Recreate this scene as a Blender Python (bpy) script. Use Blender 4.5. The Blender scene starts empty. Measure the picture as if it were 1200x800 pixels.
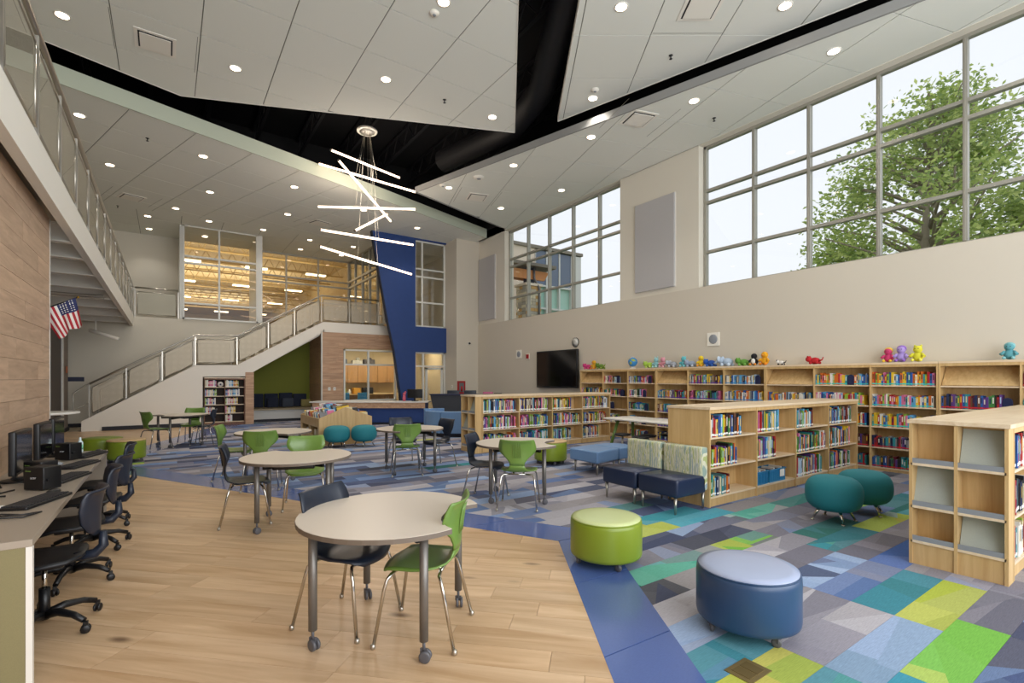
import bpy, math, random
from math import sin, cos, pi, radians, atan2, sqrt, hypot
from mathutils import Vector, Matrix
random.seed(7)
S = bpy.context.scene
COL = S.collection

# ------------------------------------------------------------------ camera
YAW = radians(34.9)
cam_d = bpy.data.cameras.new('camera'); cam = bpy.data.objects.new('camera', cam_d); COL.objects.link(cam)
cam.location = (0, 0, 1.545); cam.rotation_euler = (pi/2, 0, -YAW)
cam_d.sensor_width = 36; cam_d.lens = 579/1200*36; cam_d.shift_y = 44/1200; cam_d.clip_start = .05; cam_d.clip_end = 300
S.camera = cam
# ------------------------------------------------------------------ sky, exposure
W = bpy.data.worlds.new('overcast_sky'); S.world = W; W.use_nodes = True
wn = W.node_tree.nodes; wl = W.node_tree.links
bg = wn['Background']; bg.inputs['Strength'].default_value = .84
tc = wn.new('ShaderNodeTexCoord'); sx = wn.new('ShaderNodeSeparateXYZ'); cr = wn.new('ShaderNodeValToRGB')
cr.color_ramp.elements[0].position = 0.0; cr.color_ramp.elements[0].color = (.87, .89, .93, 1)
cr.color_ramp.elements[1].position = .8; cr.color_ramp.elements[1].color = (.82, .85, .91, 1)
wl.new(tc.outputs['Generated'], sx.inputs[0]); wl.new(sx.outputs['Z'], cr.inputs[0]); wl.new(cr.outputs[0], bg.inputs['Color'])
S.view_settings.view_transform = 'Standard'; S.view_settings.look = 'None'; S.view_settings.gamma = 1
S.view_settings.use_curve_mapping = False
S.view_settings.exposure = 0.47

def area(name, loc, rot, sx_, sy_, power, color=(1, 1, 1), portal=False, spread=None):
    l = bpy.data.lights.new(name, 'AREA'); l.shape = 'RECTANGLE'; l.size = sx_; l.size_y = sy_; l.energy = power; l.color = color
    if spread: l.spread = spread
    if portal: l.cycles.is_portal = True
    o = bpy.data.objects.new(name, l); COL.objects.link(o); o.location = loc; o.rotation_euler = rot
    return o
# daylight entering through the two clerestory windows, plus a fill lamp added behind the camera
area('daylight_big_window', (10.6, 2.0, 5.35), (0, pi/2, 0), 3.3, 10.2, 1, portal=True)
area('daylight_small_window', (10.6, 12.3, 5.35), (0, pi/2, 0), 3.3, 5.7, 1, portal=True)
area('fill_behind_camera', (3.5, -3.6, 3.2), (pi/2+.25, 0, 0), 11, 5.5, 620, (.95, .98, 1))

# ------------------------------------------------------------------ helpers
def rgb(h):
    if isinstance(h, tuple): return h
    h = h.lstrip('#'); c = [int(h[i:i+2], 16)/255 for i in (0, 2, 4)]
    return tuple(x/12.92 if x <= .04045 else ((x+.055)/1.055)**2.4 for x in c)
def mat(name, col, rough=.5, metal=0, bump=0, scale=80, var=0, stretch=(1, 1, 1), emit=None, es=1, spec=.5, rot=0, coat=0, obj=True, ovar=0):
    m = bpy.data.materials.new(name); m.use_nodes = True; n = m.node_tree.nodes; l = m.node_tree.links
    p = n['Principled BSDF']; c = rgb(col)
    p.inputs['Base Color'].default_value = (*c, 1); p.inputs['Roughness'].default_value = rough; p.inputs['Metallic'].default_value = metal
    p.inputs['Specular IOR Level'].default_value = spec; p.inputs['Coat Weight'].default_value = coat
    if emit: p.inputs['Emission Color'].default_value = (*rgb(emit), 1); p.inputs['Emission Strength'].default_value = es
    if var or bump:
        t = n.new('ShaderNodeTexCoord'); mp = n.new('ShaderNodeMapping'); mp.inputs['Scale'].default_value = stretch; mp.inputs['Rotation'].default_value = (0, 0, rot)
        nz = n.new('ShaderNodeTexNoise'); nz.inputs['Scale'].default_value = scale; nz.inputs['Detail'].default_value = 4
        l.new(t.outputs['Object'], mp.inputs[0]); l.new(mp.outputs[0], nz.inputs['Vector'])
        if var:
            r = n.new('ShaderNodeValToRGB'); r.color_ramp.elements[0].position = .3; r.color_ramp.elements[1].position = .7
            r.color_ramp.elements[0].color = (*[x*(1-var) for x in c], 1); r.color_ramp.elements[1].color = (*[min(1, x*(1+var)) for x in c], 1)
            l.new(nz.outputs['Fac'], r.inputs[0]); out = r.outputs[0]
            if ovar:
                oi = n.new('ShaderNodeObjectInfo'); mr = n.new('ShaderNodeMapRange'); mr.inputs[3].default_value = 1-ovar; mr.inputs[4].default_value = 1+ovar
                mx = n.new('ShaderNodeVectorMath'); mx.operation = 'SCALE'; l.new(oi.outputs['Random'], mr.inputs[0]); l.new(mr.outputs[0], mx.inputs['Scale']); l.new(out, mx.inputs[0]); out = mx.outputs[0]
            l.new(out, p.inputs['Base Color'])
        if bump:
            b = n.new('ShaderNodeBump'); b.inputs['Strength'].default_value = bump; b.inputs['Distance'].default_value = .01
            l.new(nz.outputs['Fac'], b.inputs['Height']); l.new(b.outputs[0], p.inputs['Normal'])
    return m
def wood(name, c1, c2, rough=.4, rot=0, world=True, sc=(1.2, 14, 14), ovar=.06, knots=False, bump=.04):
    m = bpy.data.materials.new(name); m.use_nodes = True; n = m.node_tree.nodes; l = m.node_tree.links; p = n['Principled BSDF']
    p.inputs['Roughness'].default_value = rough
    oi = n.new('ShaderNodeObjectInfo')
    if world: g = n.new('ShaderNodeNewGeometry'); src = g.outputs['Position']
    else: g = n.new('ShaderNodeTexCoord'); src = g.outputs['Object']
    vr = n.new('ShaderNodeVectorRotate'); vr.rotation_type = 'Z_AXIS'; vr.inputs['Angle'].default_value = rot
    mp = n.new('ShaderNodeMapping'); mp.inputs['Scale'].default_value = sc
    ad = n.new('ShaderNodeVectorMath'); ad.operation = 'ADD'
    mu = n.new('ShaderNodeMath'); mu.operation = 'MULTIPLY'; mu.inputs[1].default_value = 37.0
    l.new(src, vr.inputs['Vector']); l.new(vr.outputs[0], mp.inputs[0]); l.new(mp.outputs[0], ad.inputs[0])
    l.new(oi.outputs['Random'], mu.inputs[0]); l.new(mu.outputs[0], ad.inputs[1])
    nz = n.new('ShaderNodeTexNoise'); nz.inputs['Scale'].default_value = 1.0; nz.inputs['Detail'].default_value = 7; nz.inputs['Roughness'].default_value = .6; nz.inputs['Distortion'].default_value = .6
    l.new(ad.outputs[0], nz.inputs['Vector'])
    r = n.new('ShaderNodeValToRGB'); r.color_ramp.elements[0].position = .32; r.color_ramp.elements[1].position = .66
    r.color_ramp.elements[0].color = (*rgb(c1), 1); r.color_ramp.elements[1].color = (*rgb(c2), 1); l.new(nz.outputs['Fac'], r.inputs[0])
    mr = n.new('ShaderNodeMapRange'); mr.inputs[3].default_value = 1-ovar; mr.inputs[4].default_value = 1+ovar; l.new(oi.outputs['Random'], mr.inputs[0])
    mx = n.new('ShaderNodeVectorMath'); mx.operation = 'SCALE'; l.new(mr.outputs[0], mx.inputs['Scale']); l.new(r.outputs[0], mx.inputs[0])
    out = mx.outputs[0]
    if knots:
        v = n.new('ShaderNodeTexVoronoi'); v.inputs['Scale'].default_value = .55; mp2 = n.new('ShaderNodeMapping'); mp2.inputs['Scale'].default_value = (2.2, 5.5, 1)
        l.new(vr.outputs[0], mp2.inputs[0]); l.new(mp2.outputs[0], v.inputs['Vector'])
        kr = n.new('ShaderNodeValToRGB'); kr.color_ramp.elements[0].position = .03; kr.color_ramp.elements[1].position = .12
        kr.color_ramp.elements[0].color = (.35, .3, .28, 1); kr.color_ramp.elements[1].color = (1, 1, 1, 1); l.new(v.outputs['Distance'], kr.inputs[0])
        mm = n.new('ShaderNodeVectorMath'); mm.operation = 'MULTIPLY'; l.new(out, mm.inputs[0]); l.new(kr.outputs[0], mm.inputs[1]); out = mm.outputs[0]
    l.new(out, p.inputs['Base Color'])
    if bump:
        b = n.new('ShaderNodeBump'); b.inputs['Strength'].default_value = bump; b.inputs['Distance'].default_value = .004
        l.new(nz.outputs['Fac'], b.inputs['Height']); l.new(b.outputs[0], p.inputs['Normal'])
    return m
def vcol_mat(name, rough=.9, weave=.0):
    m = bpy.data.materials.new(name); m.use_nodes = True; n = m.node_tree.nodes; l = m.node_tree.links; p = n['Principled BSDF']
    p.inputs['Roughness'].default_value = rough; p.inputs['Specular IOR Level'].default_value = .2
    a = n.new('ShaderNodeVertexColor'); a.layer_name = 'Col'; out = a.outputs['Color']
    if weave:
        g = n.new('ShaderNodeNewGeometry'); nz = n.new('ShaderNodeTexNoise'); nz.inputs['Scale'].default_value = 1; nz.inputs['Detail'].default_value = 3
        mp = n.new('ShaderNodeMapping'); mp.inputs['Scale'].default_value = (18, 260, 1); l.new(g.outputs['Position'], mp.inputs[0]); l.new(mp.outputs[0], nz.inputs['Vector'])
        mr = n.new('ShaderNodeMapRange'); mr.inputs[1].default_value = .3; mr.inputs[2].default_value = .7; mr.inputs[3].default_value = 1-weave; mr.inputs[4].default_value = 1+weave
        mx = n.new('ShaderNodeVectorMath'); mx.operation = 'SCALE'; l.new(nz.outputs['Fac'], mr.inputs[0]); l.new(mr.outputs[0], mx.inputs['Scale']); l.new(out, mx.inputs[0]); out = mx.outputs[0]
        b = n.new('ShaderNodeBump'); b.inputs['Strength'].default_value = .25; b.inputs['Distance'].default_value = .003; l.new(nz.outputs['Fac'], b.inputs['Height']); l.new(b.outputs[0], p.inputs['Normal'])
    l.new(out, p.inputs['Base Color'])
    return m
def glass_mat(name, tint=(1, 1, 1), refl=.1, base=.03):
    m = bpy.data.materials.new(name); m.use_nodes = True; n = m.node_tree.nodes; l = m.node_tree.links
    n.remove(n['Principled BSDF']); out = n['Material Output']
    t = n.new('ShaderNodeBsdfTransparent'); t.inputs[0].default_value = (*tint, 1); g = n.new('ShaderNodeBsdfGlossy'); g.inputs['Roughness'].default_value = .01
    lw = n.new('ShaderNodeLayerWeight'); lw.inputs[0].default_value = .15; mr = n.new('ShaderNodeMapRange'); mr.inputs[3].default_value = base; mr.inputs[4].default_value = base+refl
    mx = n.new('ShaderNodeMixShader'); l.new(lw.outputs['Fresnel'], mr.inputs[0]); l.new(mr.outputs[0], mx.inputs[0]); l.new(t.outputs[0], mx.inputs[1]); l.new(g.outputs[0], mx.inputs[2]); l.new(mx.outputs[0], out.inputs[0])
    return m
def mesh_screen_mat(name, col, cover=.5, scale=70):
    m = bpy.data.materials.new(name); m.use_nodes = True; n = m.node_tree.nodes; l = m.node_tree.links
    p = n['Principled BSDF']; out = n['Material Output']; p.inputs['Base Color'].default_value = (*rgb(col), 1); p.inputs['Metallic'].default_value = .6; p.inputs['Roughness'].default_value = .45
    t = n.new('ShaderNodeBsdfTransparent'); tc_ = n.new('ShaderNodeTexCoord'); v = n.new('ShaderNodeTexVoronoi'); v.inputs['Scale'].default_value = scale; v.inputs['Randomness'].default_value = .15
    gt = n.new('ShaderNodeMath'); gt.operation = 'GREATER_THAN'; gt.inputs[1].default_value = cover
    l.new(tc_.outputs['Object'], v.inputs['Vector']); l.new(v.outputs['Distance'], gt.inputs[0])
    mx = n.new('ShaderNodeMixShader'); l.new(gt.outputs[0], mx.inputs[0]); l.new(t.outputs[0], mx.inputs[1]); l.new(p.outputs[0], mx.inputs[2]); l.new(mx.outputs[0], out.inputs[0])
    return m

class MB:
    def __init__(s): s.v = []; s.f = []; s.m = []; s.s = []; s.c = []
    def face(s, idx, m=0, sm=False, c=None): s.f.append(idx); s.m.append(m); s.s.append(sm); s.c.append(c)
    def box(s, x0, x1, y0, y1, z0, z1, m=0, M=None):
        b = len(s.v); P = [(x0, y0, z0), (x1, y0, z0), (x1, y1, z0), (x0, y1, z0), (x0, y0, z1), (x1, y0, z1), (x1, y1, z1), (x0, y1, z1)]
        if M is not None: P = [tuple(M @ Vector(p)) for p in P]
        s.v += P
        for q in ((3, 2, 1, 0), (4, 5, 6, 7), (0, 1, 5, 4), (1, 2, 6, 5), (2, 3, 7, 6), (3, 0, 4, 7)): s.face([b+i for i in q], m)
        return s
    def rbox(s, x0, x1, y0, y1, z0, z1, r=.02, m=0, n=3, sm=True, M=None):  # plan-rounded box with softened top and bottom edges
        pts = []
        for cx, cy, a0 in ((x1-r, y1-r, 0), (x0+r, y1-r, pi/2), (x0+r, y0+r, pi), (x1-r, y0+r, 1.5*pi)):
            for i in range(n+1):
                a = a0+pi/2*i/n; pts.append((cx, cy, cos(a), sin(a)))
        e = min(r, (z1-z0)*.3); rings = []
        for (dz, dr) in ((0, r-e*.9 if False else r*.75), (e*.3, r*.93), (e, r)): rings.append((z0+dz, dr))
        for (dz, dr) in ((e, r), (e*.3, r*.93), (0, r*.75)): rings.append((z1-dz, dr))
        b = len(s.v); k = len(pts)
        for z, rr in rings:
            for cx, cy, dx, dy in pts:
                q = Vector((cx+dx*rr, cy+dy*rr, z)); s.v.append(tuple(M @ q) if M is not None else tuple(q))
        for j in range(len(rings)-1):
            for i in range(k): s.face([b+j*k+i, b+j*k+(i+1) % k, b+(j+1)*k+(i+1) % k, b+(j+1)*k+i], m, sm)
        s.face([b+i for i in reversed(range(k))], m, sm); s.face([b+(len(rings)-1)*k+i for i in range(k)], m, sm)
        return s
    def prism(s, poly, z0, z1, m=0, cap=True, sm=False):
        b = len(s.v); k = len(poly)
        ar = sum(poly[i][0]*poly[(i+1) % k][1]-poly[(i+1) % k][0]*poly[i][1] for i in range(k))
        if ar < 0: poly = poly[::-1]
        s.v += [(x, y, z0) for x, y in poly]+[(x, y, z1) for x, y in poly]
        for i in range(k): s.face([b+i, b+(i+1) % k, b+k+(i+1) % k, b+k+i], m, sm)
        if cap: s.face([b+i for i in reversed(range(k))], m); s.face([b+k+i for i in range(k)], m)
        return s
    def prismY(s, poly, y0, y1, m=0):   # polygon in x,z extruded along y
        b = len(s.v); k = len(poly)
        ar = sum(poly[i][0]*poly[(i+1) % k][1]-poly[(i+1) % k][0]*poly[i][1] for i in range(k))
        if ar < 0: poly = poly[::-1]
        s.v += [(x, y0, z) for x, z in poly]+[(x, y1, z) for x, z in poly]
        for i in range(k): s.face([b+(i+1) % k, b+i, b+k+i, b+k+(i+1) % k], m)
        s.face([b+i for i in range(k)], m); s.face([b+k+i for i in reversed(range(k))], m)
        return s
    def tube(s, pts, r, n=8, m=0, caps=True):
        pts = [Vector(p) for p in pts]; b = len(s.v); N = len(pts)
        rs = r if isinstance(r, (list, tuple)) else [r]*N
        up = None
        for i, p in enumerate(pts):
            t = (pts[min(i+1, N-1)]-pts[max(i-1, 0)]).normalized()
            if up is None: up = Vector((0, 0, 1)) if abs(t.z) < .9 else Vector((1, 0, 0))
            a = t.cross(up).normalized(); c = a.cross(t).normalized(); up = c
            for k in range(n):
                g = 2*pi*k/n; s.v.append(tuple(p+(a*cos(g)+c*sin(g))*rs[i]))
        for i in range(N-1):
            for k in range(n): s.face([b+i*n+k, b+i*n+(k+1) % n, b+(i+1)*n+(k+1) % n, b+(i+1)*n+k], m, True)
        if caps: s.face([b+k for k in reversed(range(n))], m); s.face([b+(N-1)*n+k for k in range(n)], m)
        return s
    def lathe(s, prof, n=24, m=0, cx=0, cy=0, cz=0, sm=True, ex=1, ey=1, M=None, cap=True):
        b = len(s.v)
        for r, z in prof:
            for k in range(n):
                g = 2*pi*k/n; q = Vector((cx+r*ex*cos(g), cy+r*ey*sin(g), cz+z)); s.v.append(tuple(M @ q) if M is not None else tuple(q))
        for i in range(len(prof)-1):
            for k in range(n): s.face([b+i*n+k, b+i*n+(k+1) % n, b+(i+1)*n+(k+1) % n, b+(i+1)*n+k], m, sm)
        if cap and prof[0][0] > 1e-5: s.face([b+k for k in reversed(range(n))], m, False)
        if cap and prof[-1][0] > 1e-5: s.face([b+(len(prof)-1)*n+k for k in range(n)], m, False)
        return s
    def ball(s, c, r, n=12, m=0, e=(1, 1, 1)):
        prof = [(max(1e-6, sin(pi*i/(n//2+1))), -cos(pi*i/(n//2+1))) for i in range(n//2+2)]
        M = Matrix.Translation(c) @ Matrix.Diagonal((r*e[0], r*e[1], r*e[2], 1))
        return s.lathe(prof, n, m, M=M)
    def add(s, o, M):
        b = len(s.v); s.v += [tuple(M @ Vector(p)) for p in o.v]; s.f += [[i+b for i in f] for f in o.f]; s.m += o.m; s.s += o.s; s.c += o.c
        return s
    def mesh(s, name, mats):
        me = bpy.data.meshes.new(name); me.from_pydata(s.v, [], s.f)
        for m in (mats if isinstance(mats, (list, tuple)) else [mats]): me.materials.append(m)
        me.polygons.foreach_set('material_index', s.m); me.polygons.foreach_set('use_smooth', s.s)
        if any(c is not None for c in s.c):
            ca = me.color_attributes.new('Col', 'FLOAT_COLOR', 'CORNER'); d = []
            for f, c in zip(s.f, s.c):
                c = c or (.5, .5, .5); d += [c[0], c[1], c[2], 1.0]*len(f)
            ca.data.foreach_set('color', d)
        me.update(); return me
def link(name, me, parent=None, loc=(0, 0, 0), rz=0):
    o = bpy.data.objects.new(name, me); COL.objects.link(o); o.location = loc; o.rotation_euler = (0, 0, rz)
    if parent: o.parent = parent
    return o
def part(name, mb, mats, parent=None, loc=(0, 0, 0), rz=0, label=None, kind=None):
    o = link(name, mb.mesh(name, mats), parent, loc, rz)
    if label: o['label'] = label
    if kind: o['kind'] = kind
    return o
def tag(o, label, cat, group=None):
    o['label'] = label; o['category'] = cat
    if group: o['group'] = group
    return o
def thing(name, label, cat, loc=(0, 0, 0), rz=0, group=None):
    o = bpy.data.objects.new(name, None); COL.objects.link(o); o.location = loc; o.rotation_euler = (0, 0, rz); o.empty_display_size = .1
    return tag(o, label, cat, group)
def solo(name, mb, mats, label, cat, loc=(0, 0, 0), rz=0, group=None): return tag(part(name, mb, mats, None, loc, rz), label, cat, group)
def struct(name, mb, mats, parent=None, loc=(0, 0, 0), rz=0):
    o = part(name, mb, mats, parent, loc, rz)
    if not parent: o['kind'] = 'structure'
    return o
def sempty(name, loc=(0, 0, 0)):
    o = bpy.data.objects.new(name, None); COL.objects.link(o); o.location = loc; o['kind'] = 'structure'; return o
def dup(root, loc, rz, label, group=None):
    r = root.copy(); COL.objects.link(r); r.location = loc; r.rotation_euler = (0, 0, rz); r['label'] = label
    if group: r['group'] = group
    for ch in list(root.children):
        c = ch.copy(); COL.objects.link(c); c.parent = r
        for g in list(ch.children):
            d = g.copy(); COL.objects.link(d); d.parent = c
    return r
def bevel(o, w=.004, seg=2):
    b = o.modifiers.new('bevel', 'BEVEL'); b.width = w; b.segments = seg; b.limit_method = 'ANGLE'; return o
def clip(poly, a, b):            # keep the part of poly left of the line a->b
    out = []; nx, ny = -(b[1]-a[1]), b[0]-a[0]
    d = [(p[0]-a[0])*nx+(p[1]-a[1])*ny for p in poly]
    for i in range(len(poly)):
        j = (i+1) % len(poly); p, q = poly[i], poly[j]
        if d[i] >= 0: out.append(p)
        if (d[i] > 0 and d[j] < 0) or (d[i] < 0 and d[j] > 0):
            t = d[i]/(d[i]-d[j]); out.append((p[0]+(q[0]-p[0])*t, p[1]+(q[1]-p[1])*t))
    return out
def clipc(poly, conv):
    for i in range(len(conv)):
        poly = clip(poly, conv[i], conv[(i+1) % len(conv)])
        if len(poly) < 3: return []
    return poly
def parea(p): return abs(sum(p[i][0]*p[(i+1) % len(p)][1]-p[(i+1) % len(p)][0]*p[i][1] for i in range(len(p))))/2
def text_mesh(txt, size, m, name='lettering'):
    c = bpy.data.curves.new(name, 'FONT'); c.body = txt; c.size = size; c.extrude = .0004; c.align_x = 'CENTER'; c.align_y = 'CENTER'
    o = bpy.data.objects.new(name, c); COL.objects.link(o); bpy.context.view_layer.update()
    me = bpy.data.meshes.new_from_object(o.evaluated_get(bpy.context.evaluated_depsgraph_get())); bpy.data.objects.remove(o)
    me.materials.clear(); me.materials.append(m); return me
ORD = ['first', 'second', 'third', 'fourth', 'fifth', 'sixth', 'seventh', 'eighth', 'ninth', 'tenth', 'eleventh', 'twelfth', 'thirteenth', 'fourteenth', 'fifteenth', 'sixteenth', 'seventeenth', 'eighteenth', 'nineteenth', 'twentieth']
ORD += ['twenty-'+x for x in ORD[:9]]+['thirtieth']+['thirty-'+x for x in ORD[:9]]+['fortieth']+['forty-'+x for x in ORD[:9]]

# ------------------------------------------------------------------ materials
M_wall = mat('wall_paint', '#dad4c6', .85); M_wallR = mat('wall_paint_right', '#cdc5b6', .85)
M_white = mat('white_paint', '#ebe7dd', .7); M_stair = mat('stair_white', '#f0eadf', .75)
M_ceil = mat('ceiling_tile', '#e3e4dc', .9, var=.02, scale=300, bump=.05); M_grid = mat('ceiling_grid', '#77776f', .6)
M_fascia = mat('ceiling_fascia_lit_tint', '#c4cbb9', .7); M_fasciaR = mat('ceiling_fascia_grey', '#8e8e8c', .7)  # first fascia: green light on the edge is put into its base tint
M_black = mat('black_deck', '#06060a', .8); M_blackm = mat('black_steel', '#111116', .6)
M_blue = mat('blue_wall', '#1d3c78', .6, var=.04, scale=6); M_green = mat('green_wall', '#6f7424', .8)
M_plankw = wood('wall_plank_wood', '#ae9178', '#cbae93', .55, rot=pi/2, sc=(1.5, 16, 12), ovar=.09)
M_plankx = wood('wall_plank_wood_facing', '#a67f62', '#c8a484', .5, rot=0, sc=(1.5, 14, 16), ovar=.09)
M_floorw = wood('oak_floor_plank', '#b9966f', '#d8ba97', .36, rot=pi/4, sc=(.9, 9, 1), ovar=.075, knots=True, bump=.02)
M_oak = wood('oak_veneer', '#bf9b66', '#d2b27e', .45, world=False, sc=(18, 18, 1.2), ovar=.04); M_oaksheen = wood('oak_painted_sheen', '#d6bd9a', '#e8d5b8', .3, world=False, sc=(1.2, 16, 16), ovar=.02)  # second oak is whitened to stand in for window reflection on bookcase tops
M_oakd = wood('oak_cabinet', '#98703f', '#b08350', .45, world=False, sc=(16, 16, 1.2), ovar=.04)
M_carpet = vcol_mat('carpet', .95, .14)
M_strip = mat('blue_floor_strip', '#4d649f', .18, spec=1.0, var=.08, scale=1, stretch=(40, 220, 1), rot=.5)
M_slab = mat('floor_slab', '#5a5450', .9); M_pale = mat('pale_floor', '#b7ab93', .5)
M_base = mat('base_dark', '#23252e', .6)
M_tabletop = mat('table_laminate', '#d3c8ba', .35, var=.03, scale=400); M_edge = mat('table_edge', '#6f6459', .5)
M_leg = mat('grey_powder_coat', '#77736e', .4, .5); M_chrome = mat('chrome', '#c9c5bd', .12, 1); M_caster = mat('caster_plastic', '#55555a', .4); M_rubber = mat('rubber', '#1b1b1e', .6)
M_gplast = mat('green_plastic', '#69893d', .32, coat=.1); M_nplast = mat('navy_plastic', '#1c2433', .38); M_ngrey = mat('slate_plastic', '#2a3240', .35)
M_bplast = mat('black_plastic', '#101013', .4); M_frame = mat('window_aluminium', '#a8a59b', .4, .4); M_framew = mat('white_aluminium', '#d6d6d0', .4, .1); M_stl = mat('stainless', '#b5b0a6', .28, .9)
M_mesh = mesh_screen_mat('railing_mesh', '#a9a595', .36, 75); M_mesh2 = mesh_screen_mat('stair_mesh', '#b4a996', .3, 60)
M_glass = glass_mat('window_glass', (.98, .99, .99), .35, .02); M_glassi = glass_mat('interior_glass', (.92, .94, .94), .4, .05)
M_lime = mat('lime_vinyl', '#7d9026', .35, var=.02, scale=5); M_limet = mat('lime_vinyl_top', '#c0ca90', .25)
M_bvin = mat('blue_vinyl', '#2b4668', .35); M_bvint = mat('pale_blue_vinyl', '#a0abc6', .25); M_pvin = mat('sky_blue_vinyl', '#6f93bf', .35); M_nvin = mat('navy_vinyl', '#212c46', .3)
M_teal = mat('teal_fabric', '#1e7a86', .75, bump=.1, scale=300); M_maple = mat('maple_top', '#cfae7f', .35)
M_screen = mat('screen_glass', '#0c0c10', .08); M_greyp = mat('grey_panel', '#aab0a8', .85, var=.05, scale=200, bump=.1); M_greylip = mat('grey_lip', '#8b9096', .6)
M_acou = mat('acoustic_fabric', '#b5b3b3', .95, var=.12, scale=220); M_desk = mat('desk_laminate', '#a59a8c', .3, var=.03, scale=300); M_deskend = mat('desk_end_olive', '#857d58', .6, var=.06, scale=350)
M_dgrey = mat('charcoal_laminate', '#33363d', .6); M_navytop = mat('navy_top', '#1b2347', .4); M_wtop = mat('white_top', '#e6e3dc', .3)
M_red = mat('red', '#a3161c', .4); M_tan = mat('tan_fabric', '#8a8152', .9); M_navyf = mat('navy_fabric', '#1d2437', .9)
M_led = mat('led_bar', '#ffffff', .5, emit='#ffd9b8', es=3.2); M_dl = mat('downlight_lens', '#ffffff', .5, emit='#ffe3c4', es=9.0)
M_bin = mat('blue_basket', '#2a7fb0', .5); M_tape = {}
def striped():
    m = bpy.data.materials.new('striped_fabric'); m.use_nodes = True; n = m.node_tree.nodes; l = m.node_tree.links; p = n['Principled BSDF']; p.inputs['Roughness'].default_value = .85
    t = n.new('ShaderNodeTexCoord'); mp = n.new('ShaderNodeMapping'); mp.inputs['Scale'].default_value = (3, 45, 3); nz = n.new('ShaderNodeTexNoise'); nz.inputs['Scale'].default_value = 1; nz.inputs['Detail'].default_value = 2; nz.inputs['Distortion'].default_value = .5
    r = n.new('ShaderNodeValToRGB'); r.color_ramp.interpolation = 'CONSTANT'; cols = ['#8fa298', '#d2d0b6', '#a9b276', '#d9d5c0', '#96a8ae', '#c8c7a8']
    for i in range(4): r.color_ramp.elements.new(.3)
    for i, (e, c) in enumerate(zip(r.color_ramp.elements, cols)): e.position = [0, .38, .45, .51, .57, .63][i]; e.color = (*rgb(c), 1)
    l.new(t.outputs['Object'], mp.inputs[0]); l.new(mp.outputs[0], nz.inputs['Vector']); l.new(nz.outputs['Fac'], r.inputs[0]); l.new(r.outputs[0], p.inputs['Base Color']); return m
M_stripe = striped()

# ================================================================== SETTING
RT = 10.17   # right wall plane
# ---- floor
mb = MB(); mb.box(-6, RT+.3, -4, 24, -.12, -.013); floor = struct('floor', mb, M_slab)
WOODR = [[(-1.22, -3.0), (3.06, 3.61), (-3, 3.61), (-3, -3.0)], [(-3, 3.61), (3.06, 3.61), (-1.36, 11.65), (-3, 11.65)], [(-3, 11.65), (-1.36, 11.65), (1.45, 19.3), (-3, 19.3)]]
CARR = [[(-.66, -3), (RT, -3), (RT, 3.58), (3.6, 3.58)], [(3.6, 3.58), (RT, 3.58), (RT, 11.5), (-.76, 11.5)], [(-.76, 11.5), (RT, 11.5), (RT, 21), (2.8, 21)]]
def inview(x, y):
    dep = x*sin(YAW)+y*cos(YAW); lat = x*cos(YAW)-y*sin(YAW)
    if dep < .9: return 99
    if abs(600+579*lat/dep-600) > 660 or 444+579*1.545/dep > 860: return 99
    return dep
# oak planks, laid at 45 degrees
ux, uy = Vector((-.7071, .7071)), Vector((.7071, .7071)); PW, PL = .2, 1.3
planks = []
for j in range(-22, 78):
    off = random.random()*PL
    for i in range(-14, 18):
        a = i*PL+off; b = j*PW; g = .0012
        q = [ux*(a+g)+uy*(b+g), ux*(a+PL-g)+uy*(b+g), ux*(a+PL-g)+uy*(b+PW-g), ux*(a+g)+uy*(b+PW-g)]
        q = [tuple(p) for p in q]
        ps = [c for c in (clipc(q, R) for R in WOODR) if len(c) > 2 and parea(c) > .001]
        if not ps: continue
        cx = sum(p[0] for c in ps for p in c)/sum(len(c) for c in ps); cy = sum(p[1] for c in ps for p in c)/sum(len(c) for c in ps)
        planks.append((min(inview(*p) for c in ps for p in c), ps))
planks.sort(key=lambda t: t[0])
rest = MB()
for k, (d, ps) in enumerate(planks):
    if k < 300 and d < 90:
        mb = MB()
        for c in ps: mb.prism(c, -.013, 0)
        part('floor_plank', mb, M_floorw, floor)
    else:
        for c in ps: rest.prism(c, -.013, 0)
part('floor_plank', rest, M_floorw, floor, kind='stuff')
# blue inlay strip
inner = [(-1.22, -3.0), (3.06, 3.61), (-1.36, 11.65), (1.45, 19.3)]; outer = [(-.66, -3), (3.6, 3.58), (-.76, 11.5), (2.15, 19.3)]
for k, n in enumerate((8, 9, 8)):
    for i in range(n):
        t0, t1 = i/n+.0006, (i+1)/n-.0006
        L = lambda a, b, t: (a[0]+(b[0]-a[0])*t, a[1]+(b[1]-a[1])*t)
        mb = MB(); mb.prism([L(inner[k], inner[k+1], t0), L(outer[k], outer[k+1], t0), L(outer[k], outer[k+1], t1), L(inner[k], inner[k+1], t1)], -.013, .0012)
        part('inlay_strip_plank', mb, M_strip, floor)
mb = MB(); mb.box(-5.5, 1.0, 19.3, 23.9, -.013, 0); mb.box(-5.5, -3.0, 7.9, 19.3, -.013, 0); part('corridor_tile_field', mb, M_pale, floor)
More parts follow.
